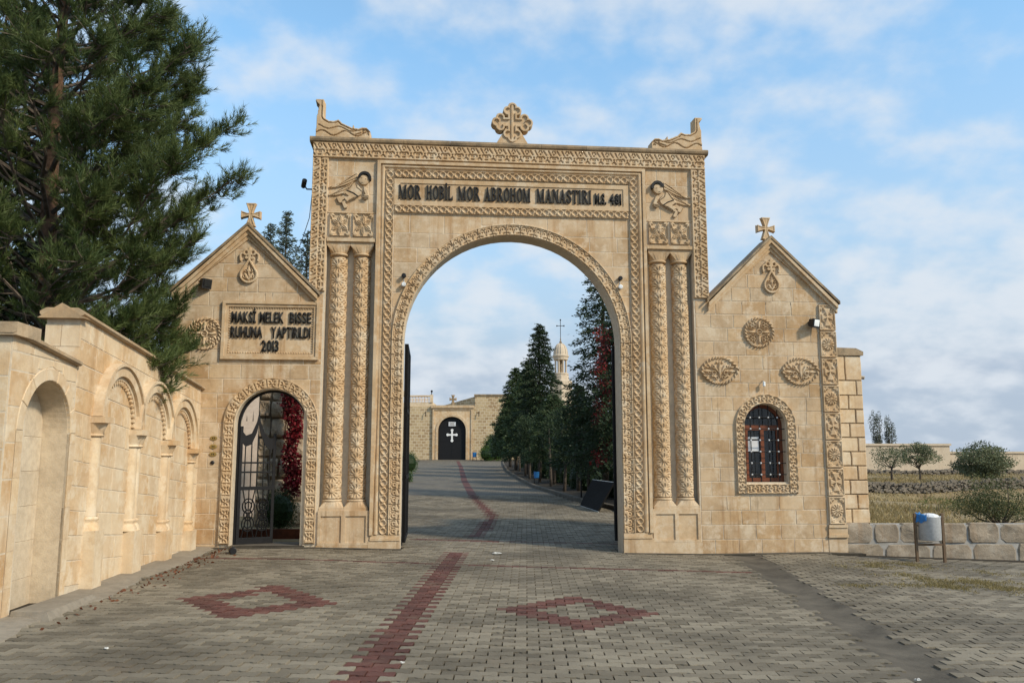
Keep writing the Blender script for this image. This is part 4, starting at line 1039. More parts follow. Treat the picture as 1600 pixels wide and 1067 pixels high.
MB().add([(-5.06, -.075, ez), (-5.06, .435, ez), (-5.06, .18, ez+.17), (-4.90, -.075, ez), (-4.90, .435, ez), (-4.90, .18, ez+.16)], [(0, 1, 2), (3, 5, 4), (0, 2, 5, 3), (2, 1, 4, 5), (0, 3, 4, 1)]).build('gable_cap', 'stone_coping', aw)
for i, z in enumerate((2.58, 2.83)):
    for q, (ya, yb) in enumerate(((-.004, .19), (.195, .364)) if i else ((-.004, .24), (.245, .364))):
        MB().box(-4.995, -4.95, ya, yb, z, z+.245).build('stone_block', 'stone_side', awall)
# the wall turns the corner and runs on out of view
rt = thing('return_wall', 'plain ashlar wall turning the corner beside the arched niche', 'wall', LW(-5.33, -6.43, 0), PSI)
c = MB().box(-3.2, -.0, .004, .36, -.3, 2.74).build('wall', 'mortar', rt)
masonry(c, 'stone_side', [.0, .33, .66, 1.0, 1.34, 1.68, 2.02, 2.36, 2.72], -3.2, -.004, bl=(.4, .7), rs=61)
MB().box(-3.2, .06, -.06, .42, 2.74, 2.865).build('coping_stone', 'stone_coping', rt)

# ================================================================== ground sheets
def interp_edges(y, pts): return np.interp(y, [p[0] for p in pts], [p[1] for p in pts])
REDGE = [(15, 2.2), (17, 2.6), (24.3, 3.03), (27.5, 2.23), (35.5, .92), (44, .2), (53.7, -.38), (69, -.8), (86, -1.0)]
LEDGE = [(15, -3.0), (18, -3.2), (26, -3.9), (39, -5.0), (62.7, -7.3), (70, -9.5), (86, -13)]
def T(x, y):
    x = np.asarray(x, float); y = np.asarray(y, float)
    base = G(np.clip(x, -30, 14), np.minimum(y, 90)) - .09
    fld = np.interp(y, [15, 17, 25, 37, 38.5, 55, 72, 90, 1000], [-.35, -.55, -.35, -.2, .36, .42, .50, -.4, -26]) + .06*np.sin(x*.7+y*.3)
    k = np.clip((x-(interp_edges(y, REDGE)+1.2))/3, 0, 1)*np.clip((y-15)/1.5, 0, 1)
    z = base*(1-k)+fld*k
    far = np.clip((y-90)/20, 0, 1); z = np.where(y > 90, (base-.03*(y-90))*(1-k)+fld*k, z)
    return z
xs = np.unique(np.concatenate([np.linspace(-600, -40, 15), np.linspace(-40, 40, 121), np.linspace(40, 600, 15)]))
ys = np.unique(np.concatenate([np.linspace(-60, 0, 7), np.linspace(0, 90, 136), np.linspace(90, 900, 25)]))
X, Y = np.meshgrid(xs, ys, indexing='ij'); Z = T(X, Y)
inside = (UV(X, Y)[1] < 5) & (UV(X, Y)[1] > -.5) 
V = np.stack([X.ravel(), Y.ravel(), Z.ravel()], 1); i, j = np.meshgrid(np.arange(len(xs)-1), np.arange(len(ys)-1), indexing='ij'); a = (i*len(ys)+j).ravel()
tag(link('terrain', np_mesh('terrain', V, np.stack([a, a+len(ys), a+len(ys)+1, a+1], 1)), 'dry_ground', smooth=True), kind='structure')
def sheet(name, m, xa, xb, ya, yb, nx, ny, zoff, fx=None, parent=None):
    yy = np.linspace(ya, yb, ny); V = []; 
    for y in yy:
        l, r = (xa(y), xb(y)) if callable(xa) else (xa, xb)
        for x in np.linspace(l, r, nx): V.append((x, y, float(G(x, y))+zoff))
    F = [(k*nx+q, k*nx+q+1, (k+1)*nx+q+1, (k+1)*nx+q) for k in range(ny-1) for q in range(nx-1)]
    return MB().add(V, F).build(name, m, parent)
# court: bedding sheet carrying the pavers
court = tag(sheet('paved_court', 'joint_soil', -12, 16, -6, 15.4, 60, 44, -.034), kind='structure')
drive = sheet('driveway', 'joint_soil', lambda y: float(interp_edges(y, LEDGE)), lambda y: float(interp_edges(y, REDGE)), 15.38, 31.2, 14, 34, -.034); tag(drive, kind='structure')
road = sheet('road', 'far_paving', lambda y: float(interp_edges(y, LEDGE)), lambda y: float(interp_edges(y, REDGE)), 31.0, 85.5, 10, 60, -.006); tag(road, kind='structure')
TH = math.radians(1.0); CT, ST = math.cos(TH), math.sin(TH)
PW, PR = .215, .1265
def strip2(y): return np.interp(y, [14.2, 17.2, 19.5, 22.6, 29.9, 41.4, 62.7, 80], [-.75, -.75, -.62, -.52, -1.37, -2.35, -3.85, -5.2])
def is_red(x, y, a, b, j):
    sx = a - (-1.1825)
    if y < 14.3:
        half = .12
        if abs(sx) < half: return True
        if abs(b-12.62) < .07 and -5.2 < x < 3.45: return True
        for cx_, cy_ in ((-2.80, 9.17), (.72, 9.17)):
            q = abs(x-cx_)/.84+abs(y-cy_)/1.06
            if .52 < q < 1.0: return True
        return False
    if 17.0 < y: return abs(x-float(strip2(y))) < .14
    if 16.2 < y < 16.36 and -1.9 < x < 3: return True
    return False
def bone(z0, skirt):
    L, E, M = .1022, .0655, .0525
    o = [(-L, -E), (-.068, -E), (-.042, -M), (.042, -M), (.068, -E), (L, -E), (L, E), (.068, E), (.042, M), (-.042, M), (-.068, E), (-L, E)]
    ins = [(x*(1-.0016/L), y*(1-.0016/E)) for x, y in o]; n = 12
    V = [(x, y, 0) for x, y in ins]+[(x, y, -.018) for x, y in o]
    F = [(0, 1, 10, 11), (1, 2, 9, 10), (2, 3, 8, 9), (3, 4, 7, 8), (4, 5, 6, 7)]+[(i, i+n, (i+1) % n+n, (i+1) % n) for i in range(n)]
    if skirt: V += [(x, y, -.03) for x, y in o]; F += [(i+n, i+2*n, (i+1) % n+2*n, (i+1) % n+n) for i in range(n)]
    return V, F
GUT = lambda v: 4.11+.194*v                                                   # gutter line in site u
near = []; rest = {False: [], True: []}
rg = random.Random(4)
for j in range(int(3.6/PR), int(31.3/PR)):
    for i in range(-60, 75):
        a = (i+(.5 if j % 2 else 0))*PW; b = j*PR; x = a*CT+b*ST; y = -a*ST+b*CT; u_, v_ = UV(x, y)
        if v_ < -.10:
            if u_ < -4.93 or x > 13.5: continue
            if v_ < -6.6 and u_ < -5.6: continue
            if abs(u_-GUT(v_)) < .28+.04*math.sin(v_*5.3+u_): continue
            if x > 5.6 and y > 14.62: continue
            if y < 4 and abs(x) > 5: continue
        elif v_ < .52:
            if abs(u_-C0) > 1.86: continue
        else:
            if y > 31: continue
            if x < interp_edges(y, LEDGE)+.1 or x > interp_edges(y, REDGE)-.1: continue
            if v_ < 3.4 and u_ > 3.3: continue
        red = is_red(x, y, a, b, j)
        z = float(G(x, y))+rg.gauss(0, .0018); tx, ty = rg.gauss(0, .011), rg.gauss(0, .011)
        ang = -TH+rg.gauss(0, .012); rv = rg.random()
        if rv < .08: rv *= .2
        rec = (x, y, z, tx, ty, ang, red, rv)
        # the 300 that show largest: the front rows in view
        near.append(rec) if (y > 5.98 and abs(x)/y < .632) else rest[red].append(rec)
near.sort(key=lambda r: r[1]); 
for r in near[300:]: rest[r[6]].append(r)
near = near[:300]
V, F = bone(0, True); pm = {}
for nm, red in (('paver_grey', False), ('paver_red', True)):
    me = bpy.data.meshes.new('paver'); me.from_pydata(V, [], F); me.update(); me.materials.append(MATS[nm]); pm[red] = me
for x, y, z, tx, ty, ang, red, rv in near:
    o = bpy.data.objects.new('paver', pm[red]); COL.objects.link(o); o.parent = court; o.location = (x, y, z); o.rotation_euler = (tx, ty, ang)
V, F = bone(0, False); V = np.array(V); Fq = np.array([f for f in F]); 
for part, keep in (('court', lambda r: r[1] < 15.3), ('drive', lambda r: r[1] >= 15.3)):
    for red, nm in ((False, 'paver_grey_attr'), (True, 'paver_red_attr')):
        R = np.array([(r[0], r[1], r[2], r[3], r[4], r[5], r[7]) for r in rest[red] if keep(r)])
        if not len(R): continue
        ca, sa = np.cos(R[:, 5])[:, None], np.sin(R[:, 5])[:, None]
        px = R[:, 0:1]+V[None, :, 0]*ca-V[None, :, 1]*sa; py = R[:, 1:2]+V[None, :, 0]*sa+V[None, :, 1]*ca
        pz = R[:, 2:3]+V[None, :, 2]-V[None, :, 0]*R[:, 4:5]+V[None, :, 1]*R[:, 3:4]
        VV = np.stack([px, py, pz], 2).reshape(-1, 3); FF = (Fq[None]+np.arange(len(R))[:, None, None]*len(V)).reshape(-1, 4)
        me = np_mesh('far_pavers', VV, FF, np.repeat(R[:, 6], len(V))); me.shade_flat()
        tag(link('far_pavers', me, nm, court if part == 'court' else drive), kind='stuff')
# red course running on up the road
ys_ = np.linspace(31, 80, 40); V = []
for y in ys_:
    c = float(strip2(y))
    for d in (-.15, .15): V.append((c+d, y, float(G(c, y))-.001))
MB().add(V, [(2*k, 2*k+1, 2*k+3, 2*k+2) for k in range(39)]).build('red_course', 'far_red_paving', road)
# concrete: gutter, apron, threshold strips, kerbs
vs = np.linspace(-11, -.06, 40); V = []
prof = [(-.46, -.020), (-.33, -.010), (-.24, -.004), (-.12, -.018), (-.02, -.026), (.09, -.024), (.19, -.008), (.26, .002), (.33, -.008), (.46, -.020)]
for v in vs:
    wob = .02*math.sin(v*3.1)+.012*math.sin(v*7.7)
    for du, dz in prof:
        p = LW(GUT(v)+du+wob*(1.6*(abs(du) > .2)*(abs(du) < .4)), v); V.append((p.x, p.y, float(G(p.x, p.y))+dz-.003))
m = len(prof); tag(MB().add(V, [(k*m+q, k*m+q+1, (k+1)*m+q+1, (k+1)*m+q) for k in range(39) for q in range(m-1)]).build('gutter', 'concrete', None, True), kind='structure')
V = []; vs = np.linspace(-8.2, -.02, 36)
for v in vs:
    w_ = .40+.05*math.sin(v*2.3)+.03*math.sin(v*6.1)
    for d, dz in ((0, .028), (w_*.6, .022), (w_, .006), (w_+.02, -.05)):
        p = LW(-5.33+d, v); V.append((p.x, p.y, float(G(p.x, p.y))+dz))
tag(MB().add(V, [(k*4+q, k*4+q+1, k*4+q+5, k*4+q+4) for k in range(35) for q in range(3)]).build('concrete_apron', 'apron_concrete', None, False), kind='structure')
def slab(name, u0, u1, v0, v1, h, m='concrete', zb=-.05):
    mb = MB(); n = 12; V = []
    for k in range(n+1):
        u_ = u0+(u1-u0)*k/n
        for v in (v0, v1):
            p = LW(u_, v); g = float(G(p.x, p.y)); V += [(p.x, p.y, g+zb), (p.x, p.y, g+h)]
    F = []
    for k in range(n):
        a = 4*k; F += [(a+1, a+5, a+7, a+3), (a, a+1, a+3, a+2) if k == 0 else (a+4, a+5, a+1, a), (a, a+4, a+5, a+1), (a+2, a+3, a+7, a+6)]
    F += [(4*n, 4*n+2, 4*n+3, 4*n+1)]
    return tag(mb.add(V, F).build(name, m), kind='structure')
slab('footing_strip', -5.3, -1.9, -.16, .04, .012); slab('footing_strip', 1.98, 6.3, -.16, .04, .010)
slab('threshold', -4.76, -3.52, -.05, .6, .035, 'concrete')
st = thing('door_step', 'low grey concrete step in front of the arched niche', 'step', LW(-5.2, -5.55), PSI)
bm_ = MB().add([(-.08, -.62, 0), (.34, -.72, 0), (.30, .55, 0), (-.08, .55, 0), (-.08, -.60, .12), (.26, -.64, .115), (.22, .52, .10), (-.08, .53, .10)], [(0, 3, 2, 1), (4, 5, 6, 7), (0, 1, 5, 4), (1, 2, 6, 5), (2, 3, 7, 6), (3, 0, 4, 7)])
bm_.build('slab', 'apron_concrete', st, loc=(0, 0, .06))
def kerb(name, edge, side, y0, y1, n, label):
    r = thing(name, label, 'kerb', (float(interp_edges(y0, edge)), y0, float(G(0, y0))))
    ys_ = np.linspace(y0, y1, n+1)
    for a, b in zip(ys_[:-1], ys_[1:]):
        xa, xb = float(interp_edges(a, edge)), float(interp_edges(b, edge)); za, zb = float(G(xa, a)), float(G(xb, b)); e = .01*(b-a)
        V = []
        for x, y, z in ((xa, a+e, za), (xb, b-e, zb)):
            for d, h in ((0, -.1), (0, .10), (side*.02, .12), (side*.14, .12), (side*.14, -.1)): V.append((x+d-r.location.x, y-r.location.y, z+h-r.location.z))
        MB().add(V, [(0, 1, 6, 5), (1, 2, 7, 6), (2, 3, 8, 7), (3, 4, 9, 8), (0, 4, 3, 2, 1), (5, 6, 7, 8, 9)]).build('kerb_stone', 'concrete', r)
kerb('kerb', REDGE, 1, 19.5, 80, 60, 'long concrete kerb curving below the row of conifers')
kerb('kerb', LEDGE, -1, 17.5, 66, 44, 'concrete kerb along the hedge side of the rising drive')

V = []; ys_ = np.linspace(17.5, 84, 60)
for y in ys_:
    for d in np.linspace(.1, 3.6, 6): x = float(interp_edges(y, REDGE))+d; V.append((x, y, max(float(T(x, y)), float(G(x, y))-.02)+.05+.02*math.sin(x*5+y*3)))
tag(MB().add(V, [(k*6+q, k*6+q+1, k*6+q+7, k*6+q+6) for k in range(59) for q in range(5)]).build('planting_bed', 'joint_soil'), kind='structure')

# ================================================================== low mortared wall by the bin
lwl = thing('low_wall', 'low wall of big squared stones with smeared grey mortar behind the bin', 'wall', LW(6.05, .05, -.1), math.radians(.3))
core = MB().box(-.18, 7.4, .03, .42, -.35, .50).build('mortar_core', 'cement', lwl)
rg = random.Random(77)
def rough_stone(parent, x0, x1, z0, z1, m, proud, rr, y=0.0, back=.1, name='stone'):
    """squared stone with an uneven, slightly pillowed face"""
    n = 18; pts = []; cx_, cz_ = (x0+x1)/2, (z0+z1)/2; hx, hz = (x1-x0)/2, (z1-z0)/2
    for i in range(n):
        a = 2*PI*(i+.5)/n; c, s_ = math.cos(a), math.sin(a); q = (abs(c)**16+abs(s_)**16)**(-1/16); k = q*rr.uniform(.96, 1.0); pts.append((c*k*hx, s_*k*hz))
    e = min(hx, hz); f1, f2, f3 = rr.uniform(0, 6), rr.uniform(0, 6), rr.uniform(5, 11)
    def pr(x, z): return -proud*(1+.45*math.sin(f3*x+f1)+.4*math.sin(f3*1.4*z+f2+x*6)+rr.uniform(-.12, .12))
    rings = [(1, None), (1-.10*e/hx, .85), (.7, 1), (.35, 1)]
    V = [(x, -proud*.15, z) for x, z in pts]+[(x, back, z) for x, z in pts]
    for q, w in rings[1:]: V += [(x*q, pr(x*q, z*q)*w, z*q) for x, z in pts]
    V.append((0, pr(0, 0), 0))
    F = [(i, (i+1) % n, (i+1) % n+n, i+n) for i in range(n)]+[(i, i+2*n, (i+1) % n+2*n, (i+1) % n) for i in range(n)]
    for r_ in (2, 3): F += [(i+r_*n, i+(r_+1)*n, (i+1) % n+(r_+1)*n, (i+1) % n+r_*n) for i in range(n)]
    F += [(i+4*n, 5*n, (i+1) % n+4*n) for i in range(n)]
    return MB().add(V, F).build(name, m, parent, loc=(cx_, y, cz_))
for z0, z1 in ((-.26, .175), (.185, .53)):
    x = -.17
    while x < 7.3:
        L = rg.uniform(.42, .95); z0_, z1_ = z0+rg.uniform(-.01, .02), z1+rg.uniform(-.025, .02)
        rough_stone(core, x, x+L, z0_, z1_, 'grey_block', rg.uniform(.012, .024), rg, y=.03); x += L+rg.uniform(.015, .035)

# ================================================================== behind the foot gate: rubble wall, plaster wall, planting
def upx(px, v):                                            # site u seen at pixel column px, at depth v
    k = (px-800)/1290; return (k*(D0+v*CU)+v*SU)/(CU-k*SU)
rb = thing('rubble_wall', 'wall of tall rough-faced stones seen through the foot gate', 'wall', LW(upx(405, 6.2), 6.2, .0), PSI+.12)
core = MB().box(0, 2.3, .05, .5, -.3, 4.3).build('core', 'dark_joint', rb)
z = .0; rg = random.Random(15)
while z < 4.1:
    h = rg.uniform(.34, .56); x = rg.uniform(-.03, .03)
    while x < 2.05:
        L = rg.uniform(.22, .42); rough_stone(core, x, x+L, z+rg.uniform(0, .03), z+h-rg.uniform(0, .03), 'rubble', rg.uniform(.04, .10), rg, y=.05); x += L+.012
    z += h+.01
pw = thing('garden_wall', 'smooth pinkish plastered wall beyond the open iron foot gate', 'wall', LW(upx(300, 9.5), 9.5, .0), PSI)
MB().box(0, 2.6, 0, .3, -.3, 4.4).build('wall', 'plaster', pw); MB().box(-.05, 2.65, -.05, .35, 4.4, 4.5).build('coping_stone', 'stone_cap', pw)

# ================================================================== foliage builders
def tri_cloud(name, P, D, size, m, parent, width=.5, rs=1, jitter=.9, rnd_base=None):
    """leaf-sized triangles at points P, long axis along D (jittered)"""
    r = np.random.default_rng(rs); n = len(P); D = D+r.normal(0, jitter, (n, 3)); D /= np.linalg.norm(D, axis=1)[:, None]
    Sx = np.cross(D, r.normal(0, 1, (n, 3))); Sx /= np.linalg.norm(Sx, axis=1)[:, None]
    sz = size*r.uniform(.6, 1.35, n)[:, None]
    # a rhombic leaf: base, two shoulders, tip
    V = np.stack([P-D*sz*.5, P+Sx*sz*width*.5, P+D*sz*.5, P-Sx*sz*width*.5], 1).reshape(-1, 3); F = np.arange(4*n).reshape(-1, 4)
    q = r.random(n) if rnd_base is None else np.clip(rnd_base+r.normal(0, .15, n), 0, 1)
    return link(name, np_mesh(name, V, F, np.repeat(q, 4)), m, parent)
def needles(name, B, D, L, K, nl, m, parent, wd=.007, rs=1, spread=.55):
    """brush-like shoots: B bases, D unit directions, each shoot of length L carries K needles of length nl"""
    r = np.random.default_rng(rs); n = len(B); t = r.uniform(0, 1, (n, K)); ll = (L if np.ndim(L) else np.full(n, L))[:, None]
    P = B[:, None]+D[:, None]*(t*ll)[..., None]
    Q = r.normal(0, 1, (n, K, 3)); Q -= (Q*D[:, None]).sum(2, keepdims=True)*D[:, None]; Q /= np.linalg.norm(Q, axis=2, keepdims=True)
    N_ = D[:, None]*r.uniform(.55, 1.0, (n, K, 1))+Q*spread*r.uniform(.5, 1.3, (n, K, 1)); N_ /= np.linalg.norm(N_, axis=2, keepdims=True)
    Sx = np.cross(N_, r.normal(0, 1, (n, K, 3))); Sx /= np.linalg.norm(Sx, axis=2, keepdims=True)
    ln = nl*r.uniform(.7, 1.2, (n, K, 1))
    V = np.stack([P-Sx*wd*.5, P+Sx*wd*.5, P+N_*ln], 2).reshape(-1, 3); F = np.arange(3*n*K).reshape(-1, 3)
    return link(name, np_mesh(name, V, F, np.repeat(np.clip(r.random(n)*.8+.1, 0, 1), 3*K)), m, parent)
def rot_to(base, az, el): return Vector((math.cos(az)*math.cos(el), math.sin(az)*math.cos(el), math.sin(el)))
def pine(label, loc, H, zlow, prof, rs, nl=.115, limbs=78, shoots_k=1.0, bare=.30, wd=.0075, K=34, lean=(0, 0)):
    """prof: [(z, radius)] crown outline"""
    r = random.Random(rs); t = thing('pine_tree', label, 'tree', loc); tr = MB(); br = MB()
    pts = [(lean[0]*q*q+.05*math.sin(q*7), lean[1]*q*q+.05*math.cos(q*6), H*q) for q in np.linspace(0, 1, 16)]
    tr.tube(pts, [.17*(1-q)**.8+.015 for q in np.linspace(0, 1, 16)], 10)
    def axis(z): q = min(max(z/H, 0), 1); return Vector((lean[0]*q*q+.05*math.sin(q*7), lean[1]*q*q+.05*math.cos(q*6), z))
    B = []; D = []; Ls = []
    for k in range(limbs):
        z = zlow+(H-zlow-.3)*(k+.5)/limbs; az = k*2.39996+r.uniform(-.3, .3)
        R = float(np.interp(z, [p[0] for p in prof], [p[1] for p in prof]))*r.uniform(.78, 1.08); o = axis(z-.25*R)
        rise = r.uniform(.16, .5); P = []
        for q in np.linspace(0, 1, 7): P.append(o+Vector((math.cos(az+.25*q*r.uniform(-1, 1))*R*q, math.sin(az)*R*q, R*(rise*q+.34*q*q))))
        br.tube(P, [.035*(1-q)*min(1, R/2)+.006 for q in np.linspace(0, 1, 7)], 5)
        nsub = int(R*9*shoots_k)+4
        for s_ in range(nsub):
            q = bare+(1-bare)*math.sqrt((s_+r.random())/nsub); i = min(int(q*6), 5); f_ = q*6-i; p = P[i].lerp(P[i+1], f_)
            a2 = az+r.choice((-1, 1))*r.uniform(.3, 1.25); l2 = r.uniform(.25, .75)*(1.15-q*.6)*min(1, R/1.6); d2 = rot_to(0, a2, r.uniform(-.35, .8))
            e = p+d2*l2; br.tube([p, p+d2*l2*.5+Vector((0, 0, -.02)), e], [.009, .006, .004], 3)
            for w in range(r.choice((5, 6, 7, 8))):
                b = p.lerp(e, r.uniform(.25, 1)); d = (d2*r.uniform(.3, 1)+Vector((r.gauss(0, .45), r.gauss(0, .45), r.uniform(.35, 1.25)))).normalized()
                B.append(b[:]); D.append(d[:]); Ls.append(r.uniform(.14, .34))
    tr.build('trunk', 'bark', t, True); br.build('branches', 'bark_grey', t)
    needles('crown', np.array(B), np.array(D), np.array(Ls), K, nl, 'pine_needles', t, wd, rs)
    return t
def clump_points(clumps, per, rs, shell=.35):
    r = np.random.default_rng(rs); P = []; D = []; Q = []
    for (x, y, z, rx, ry, rz) in clumps:
        n = max(8, int(per*rx*rz*4)); d = r.normal(0, 1, (n, 3)); d /= np.linalg.norm(d, axis=1)[:, None]
        rad = (shell+(1-shell)*r.random(n)**.6)*(1+.22*r.normal(0, 1, n)*.6); P.append(np.array([x, y, z])+d*rad[:, None]*np.array([rx, ry, rz])); D.append(d); Q.append(np.full(n, r.random()))
    return np.concatenate(P), np.concatenate(D), np.concatenate(Q)
def broad_tree(name, label, loc, H, R, zc, rz, m, rs, leafsz=.06, per=500, nclump=24, trunk_r=.08, bark='bark_grey', group=None, clump=.33, squash=1.0, cat='tree', bare_z=None):
    r = random.Random(rs); t = thing(name, label, cat, loc, group=group); tr = MB(); cl = []
    for k in range(nclump):
        a = k*2.39996; zz = -1+2*(k+.5)/nclump; rr = math.sqrt(1-zz*zz); q = r.uniform(.35, 1.0)
        c = (R*rr*q*math.cos(a)*squash, R*rr*q*math.sin(a), zc+rz*zz*q); s_ = clump*r.uniform(.5, 1.4); cl.append((*c, R*s_, R*s_, rz*s_*.85))
    z0 = bare_z if bare_z is not None else max(.15, (zc-rz)*.9)
    wob = [Vector((r.uniform(-.06, .06)*H*q, r.uniform(-.06, .06)*H*q, z0*q)) for q in (0, .5, 1)]; wob[0] = Vector((0, 0, -.15))
    tr.tube(wob, [trunk_r*1.2, trunk_r, trunk_r*.85], 8); tr.build('trunk', bark, t, True)
    lb = MB()
    for c in cl[::2]:
        e = Vector(c[:3]); mdl = wob[2].lerp(e, .5)+Vector((r.uniform(-.1, .1), r.uniform(-.1, .1), -.1*rz)); lb.tube([wob[2]-Vector((0, 0, .1)), mdl, e], [trunk_r*.55, trunk_r*.3, trunk_r*.1], 5)
    lb.build('limbs', bark, t)
    P, D, Q = clump_points(cl, per, rs); tri_cloud('crown', P, D, leafsz, m, t, .55, rs, .8, Q)
    return t
def conifer(label, loc, H, R, m, rs, zlow=1.4, droop=.25, dens=1.0, leafsz=.10, group=None, spiky=.2, trunk_r=.11, pw=.85):
    r = random.Random(rs); t = thing('conifer_tree', label, 'tree', loc, group=group); tr = MB(); br = MB(); rr = np.random.default_rng(rs)
    tr.tube([(0, 0, -.2), (.03, 0, H*.4), (0, .02, H*.8), (0, 0, H)], [trunk_r, trunk_r*.75, trunk_r*.35, .012], 8); tr.build('trunk', 'bark_grey', t, True)
    P = []; D = []; n = int(46*dens)+int(H*5)
    for k in range(n):
        q = (k+r.random())/n; z = zlow+(H-zlow)*q; az = k*2.39996+r.uniform(-.4, .4); L = (R*(1-q)**pw+.10)*r.uniform(1-spiky*1.6, 1+spiky); 
        tip = Vector((math.cos(az)*L, math.sin(az)*L, z-droop*L+.12*L*r.random())); o = Vector((0, 0, z)); mid = o.lerp(tip, .55)+Vector((0, 0, droop*.35*L))
        br.tube([o, mid, tip], [.022, .013, .004], 4)
        m_ = int(L*150*dens)+26; u_ = rr.random(m_)**.75; c = np.where(u_[:, None] < .55, np.array(o)+(np.array(mid)-np.array(o))*(u_/.55)[:, None], np.array(mid)+(np.array(tip)-np.array(mid))*((u_-.55)/.45)[:, None])
        wid = .24*L*(1.12-u_)+.05; off = rr.normal(0, 1, (m_, 3))*np.stack([wid, wid, wid*.42], 1); side = np.array([math.cos(az), math.sin(az), -.25]); P.append(c+off); D.append(np.tile(side, (m_, 1))+off*.8/np.maximum(wid, .05)[:, None]*.7)
    br.build('branches', 'bark_grey', t); tri_cloud('crown', np.concatenate(P), np.concatenate(D), leafsz, m, t, .36, rs, .45)
    return t
def bush(name, label, loc, parts, m, rs, leafsz=.035, per=2600, group=None, cat='bush'):
    t = thing(name, label, cat, loc, group=group)
    P, D, Q = clump_points(parts, per, rs, .80); tri_cloud('foliage', P, D, leafsz, m, t, .6, rs, .9, Q)
    st = MB()
    for i, c in enumerate(parts[:4]): st.tube([(c[0]*.2, c[1]*.2, -.1), (c[0]*.7, c[1]*.7, c[2]*.6), c[:3]], [.03, .02, .01], 5)
    inner = MB()
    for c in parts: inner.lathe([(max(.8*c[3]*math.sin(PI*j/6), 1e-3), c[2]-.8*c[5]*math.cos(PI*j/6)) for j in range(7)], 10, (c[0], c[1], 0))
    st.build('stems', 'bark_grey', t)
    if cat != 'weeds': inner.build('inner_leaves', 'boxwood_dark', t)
    return t

# ---- pines over the left wall
pine('tall long-needled pine with a reddish trunk leaning over the arcade wall', (-7.15, 12.4, .05), 11.5, 1.8, [(1.6, 1.85), (2.2, 2.15), (2.9, 2.05), (3.4, 2.2), (4.4, 2.5), (5.4, 2.5), (6.6, 2.3), (8, 1.85), (10, 1.1), (11.5, .3)], 3, limbs=190, shoots_k=.95, K=30, wd=.009, bare=.42)
pine('second pine, half hidden behind the tall pine over the arcade wall', (-10.2, 15.5, .05), 10.5, 2.0, [(2, 2.2), (4, 2.9), (7, 2.6), (10.5, .3)], 8, limbs=130, shoots_k=.6, K=22, wd=.012)
broad_tree('leafy_tree', 'dark broad-leaved tree low behind the tall pine', (-9.2, 12.0, .0), 6, 2.3, 3.7, 2.3, 'dark_leaves', 5, .085, 420, 40, .12)
broad_tree('leafy_tree', 'dark broad-leaved tree filling the gap behind the arcade wall', (-8.3, 16.5, .0), 5, 2.0, 2.7, 1.9, 'dark_leaves', 6, .09, 420, 34, .12)
# ---- grey-green junipers rising behind the left wing
for k, (px, y, zt, lab) in enumerate(((437, 27, 9.75, 'slim grey-green juniper with the tallest tip behind the gabled wing'), (472, 28.5, 9.4, 'broad grey-green juniper between the gabled wing and the gateway'), (412, 30, 10.2, 'pale juniper tip showing beside the stone cross of the wing'))):
    conifer(lab, ((px-800)/1290*y, y, .05), zt, 1.2, 'juniper', 70+k, 1.2, -.55, 1.5, .10, 'junipers behind the wing', .42, pw=.8)
# ---- conifers along the drive
for k, (px, y, off, H, R, m, lab) in enumerate((
    (944, 29.0, 0, 9.3, 1.5, 'conifer_dark', 'tallest dark conifer hung with red creeper beside the drive'),
    (903, 33.0, 0, 4.3, 1.05, 'conifer_dark', 'dark conifer just left of the creeper-hung conifer'),
    (864, 38.0, 0, 4.2, 1.35, 'conifer_green', 'green conifer standing below the distant bell tower'),
    (843, 44.0, 0, 8.3, 1.5, 'conifer_dark', 'pointed spruce with drooping tiers in the row by the drive'),
    (824, 49.0, 0, 6.4, 1.55, 'conifer_green', 'green conifer between the pointed spruce and the row end'),
    (806, 55.0, 0, 6.9, 1.65, 'conifer_green', 'conifer near the far end of the row by the monastery'),
    (797, 62.0, 0, 5.2, 1.45, 'conifer_dark', 'last conifer of the row, nearest the monastery wall'),
    (975, 27.0, 0, 7.0, 1.7, 'conifer_dark', 'dark conifer mostly hidden behind the right jamb of the gateway'))):
    x = (px-800)/1290*y; x = max(x, float(interp_edges(y, REDGE))+.45)
    conifer(lab, (x, y, float(T(x, y))), H, R, m, 90+k, 1.25, .28, 1.5, .105 if y < 40 else .14, 'conifers along the drive', .16, .12, .62 if R < 1.7 else .8)
rg = random.Random(8)
for k in range(9):                                            # slim stems standing under the row
    y = 26+k*3.4; x = float(interp_edges(y, REDGE))+.55+rg.uniform(0, .5); z = float(T(x, y))
    t = thing('cypress_stem', 'slim bare-stemmed cypress in the hedge row beside the kerb', 'tree', (x, y, z), group='slim cypresses of the hedge row')
    MB().tube([(0, 0, -.1), (rg.uniform(-.06, .06), .02, 1.0), (rg.uniform(-.1, .1), 0, 2.6)], [.075, .06, .03], 7).build('trunk', 'bark_grey', t, True)
    cl = [(rg.uniform(-.2, .2), rg.uniform(-.2, .2), 1.7+q*.42, .55, .55, .5) for q in range(4)]
    P, D, Q = clump_points(cl, 420, 300+k, .3); tri_cloud('crown', P, D+np.array([0, 0, .8]), .11, 'conifer_dark', t, .4, 300+k, .6, Q)
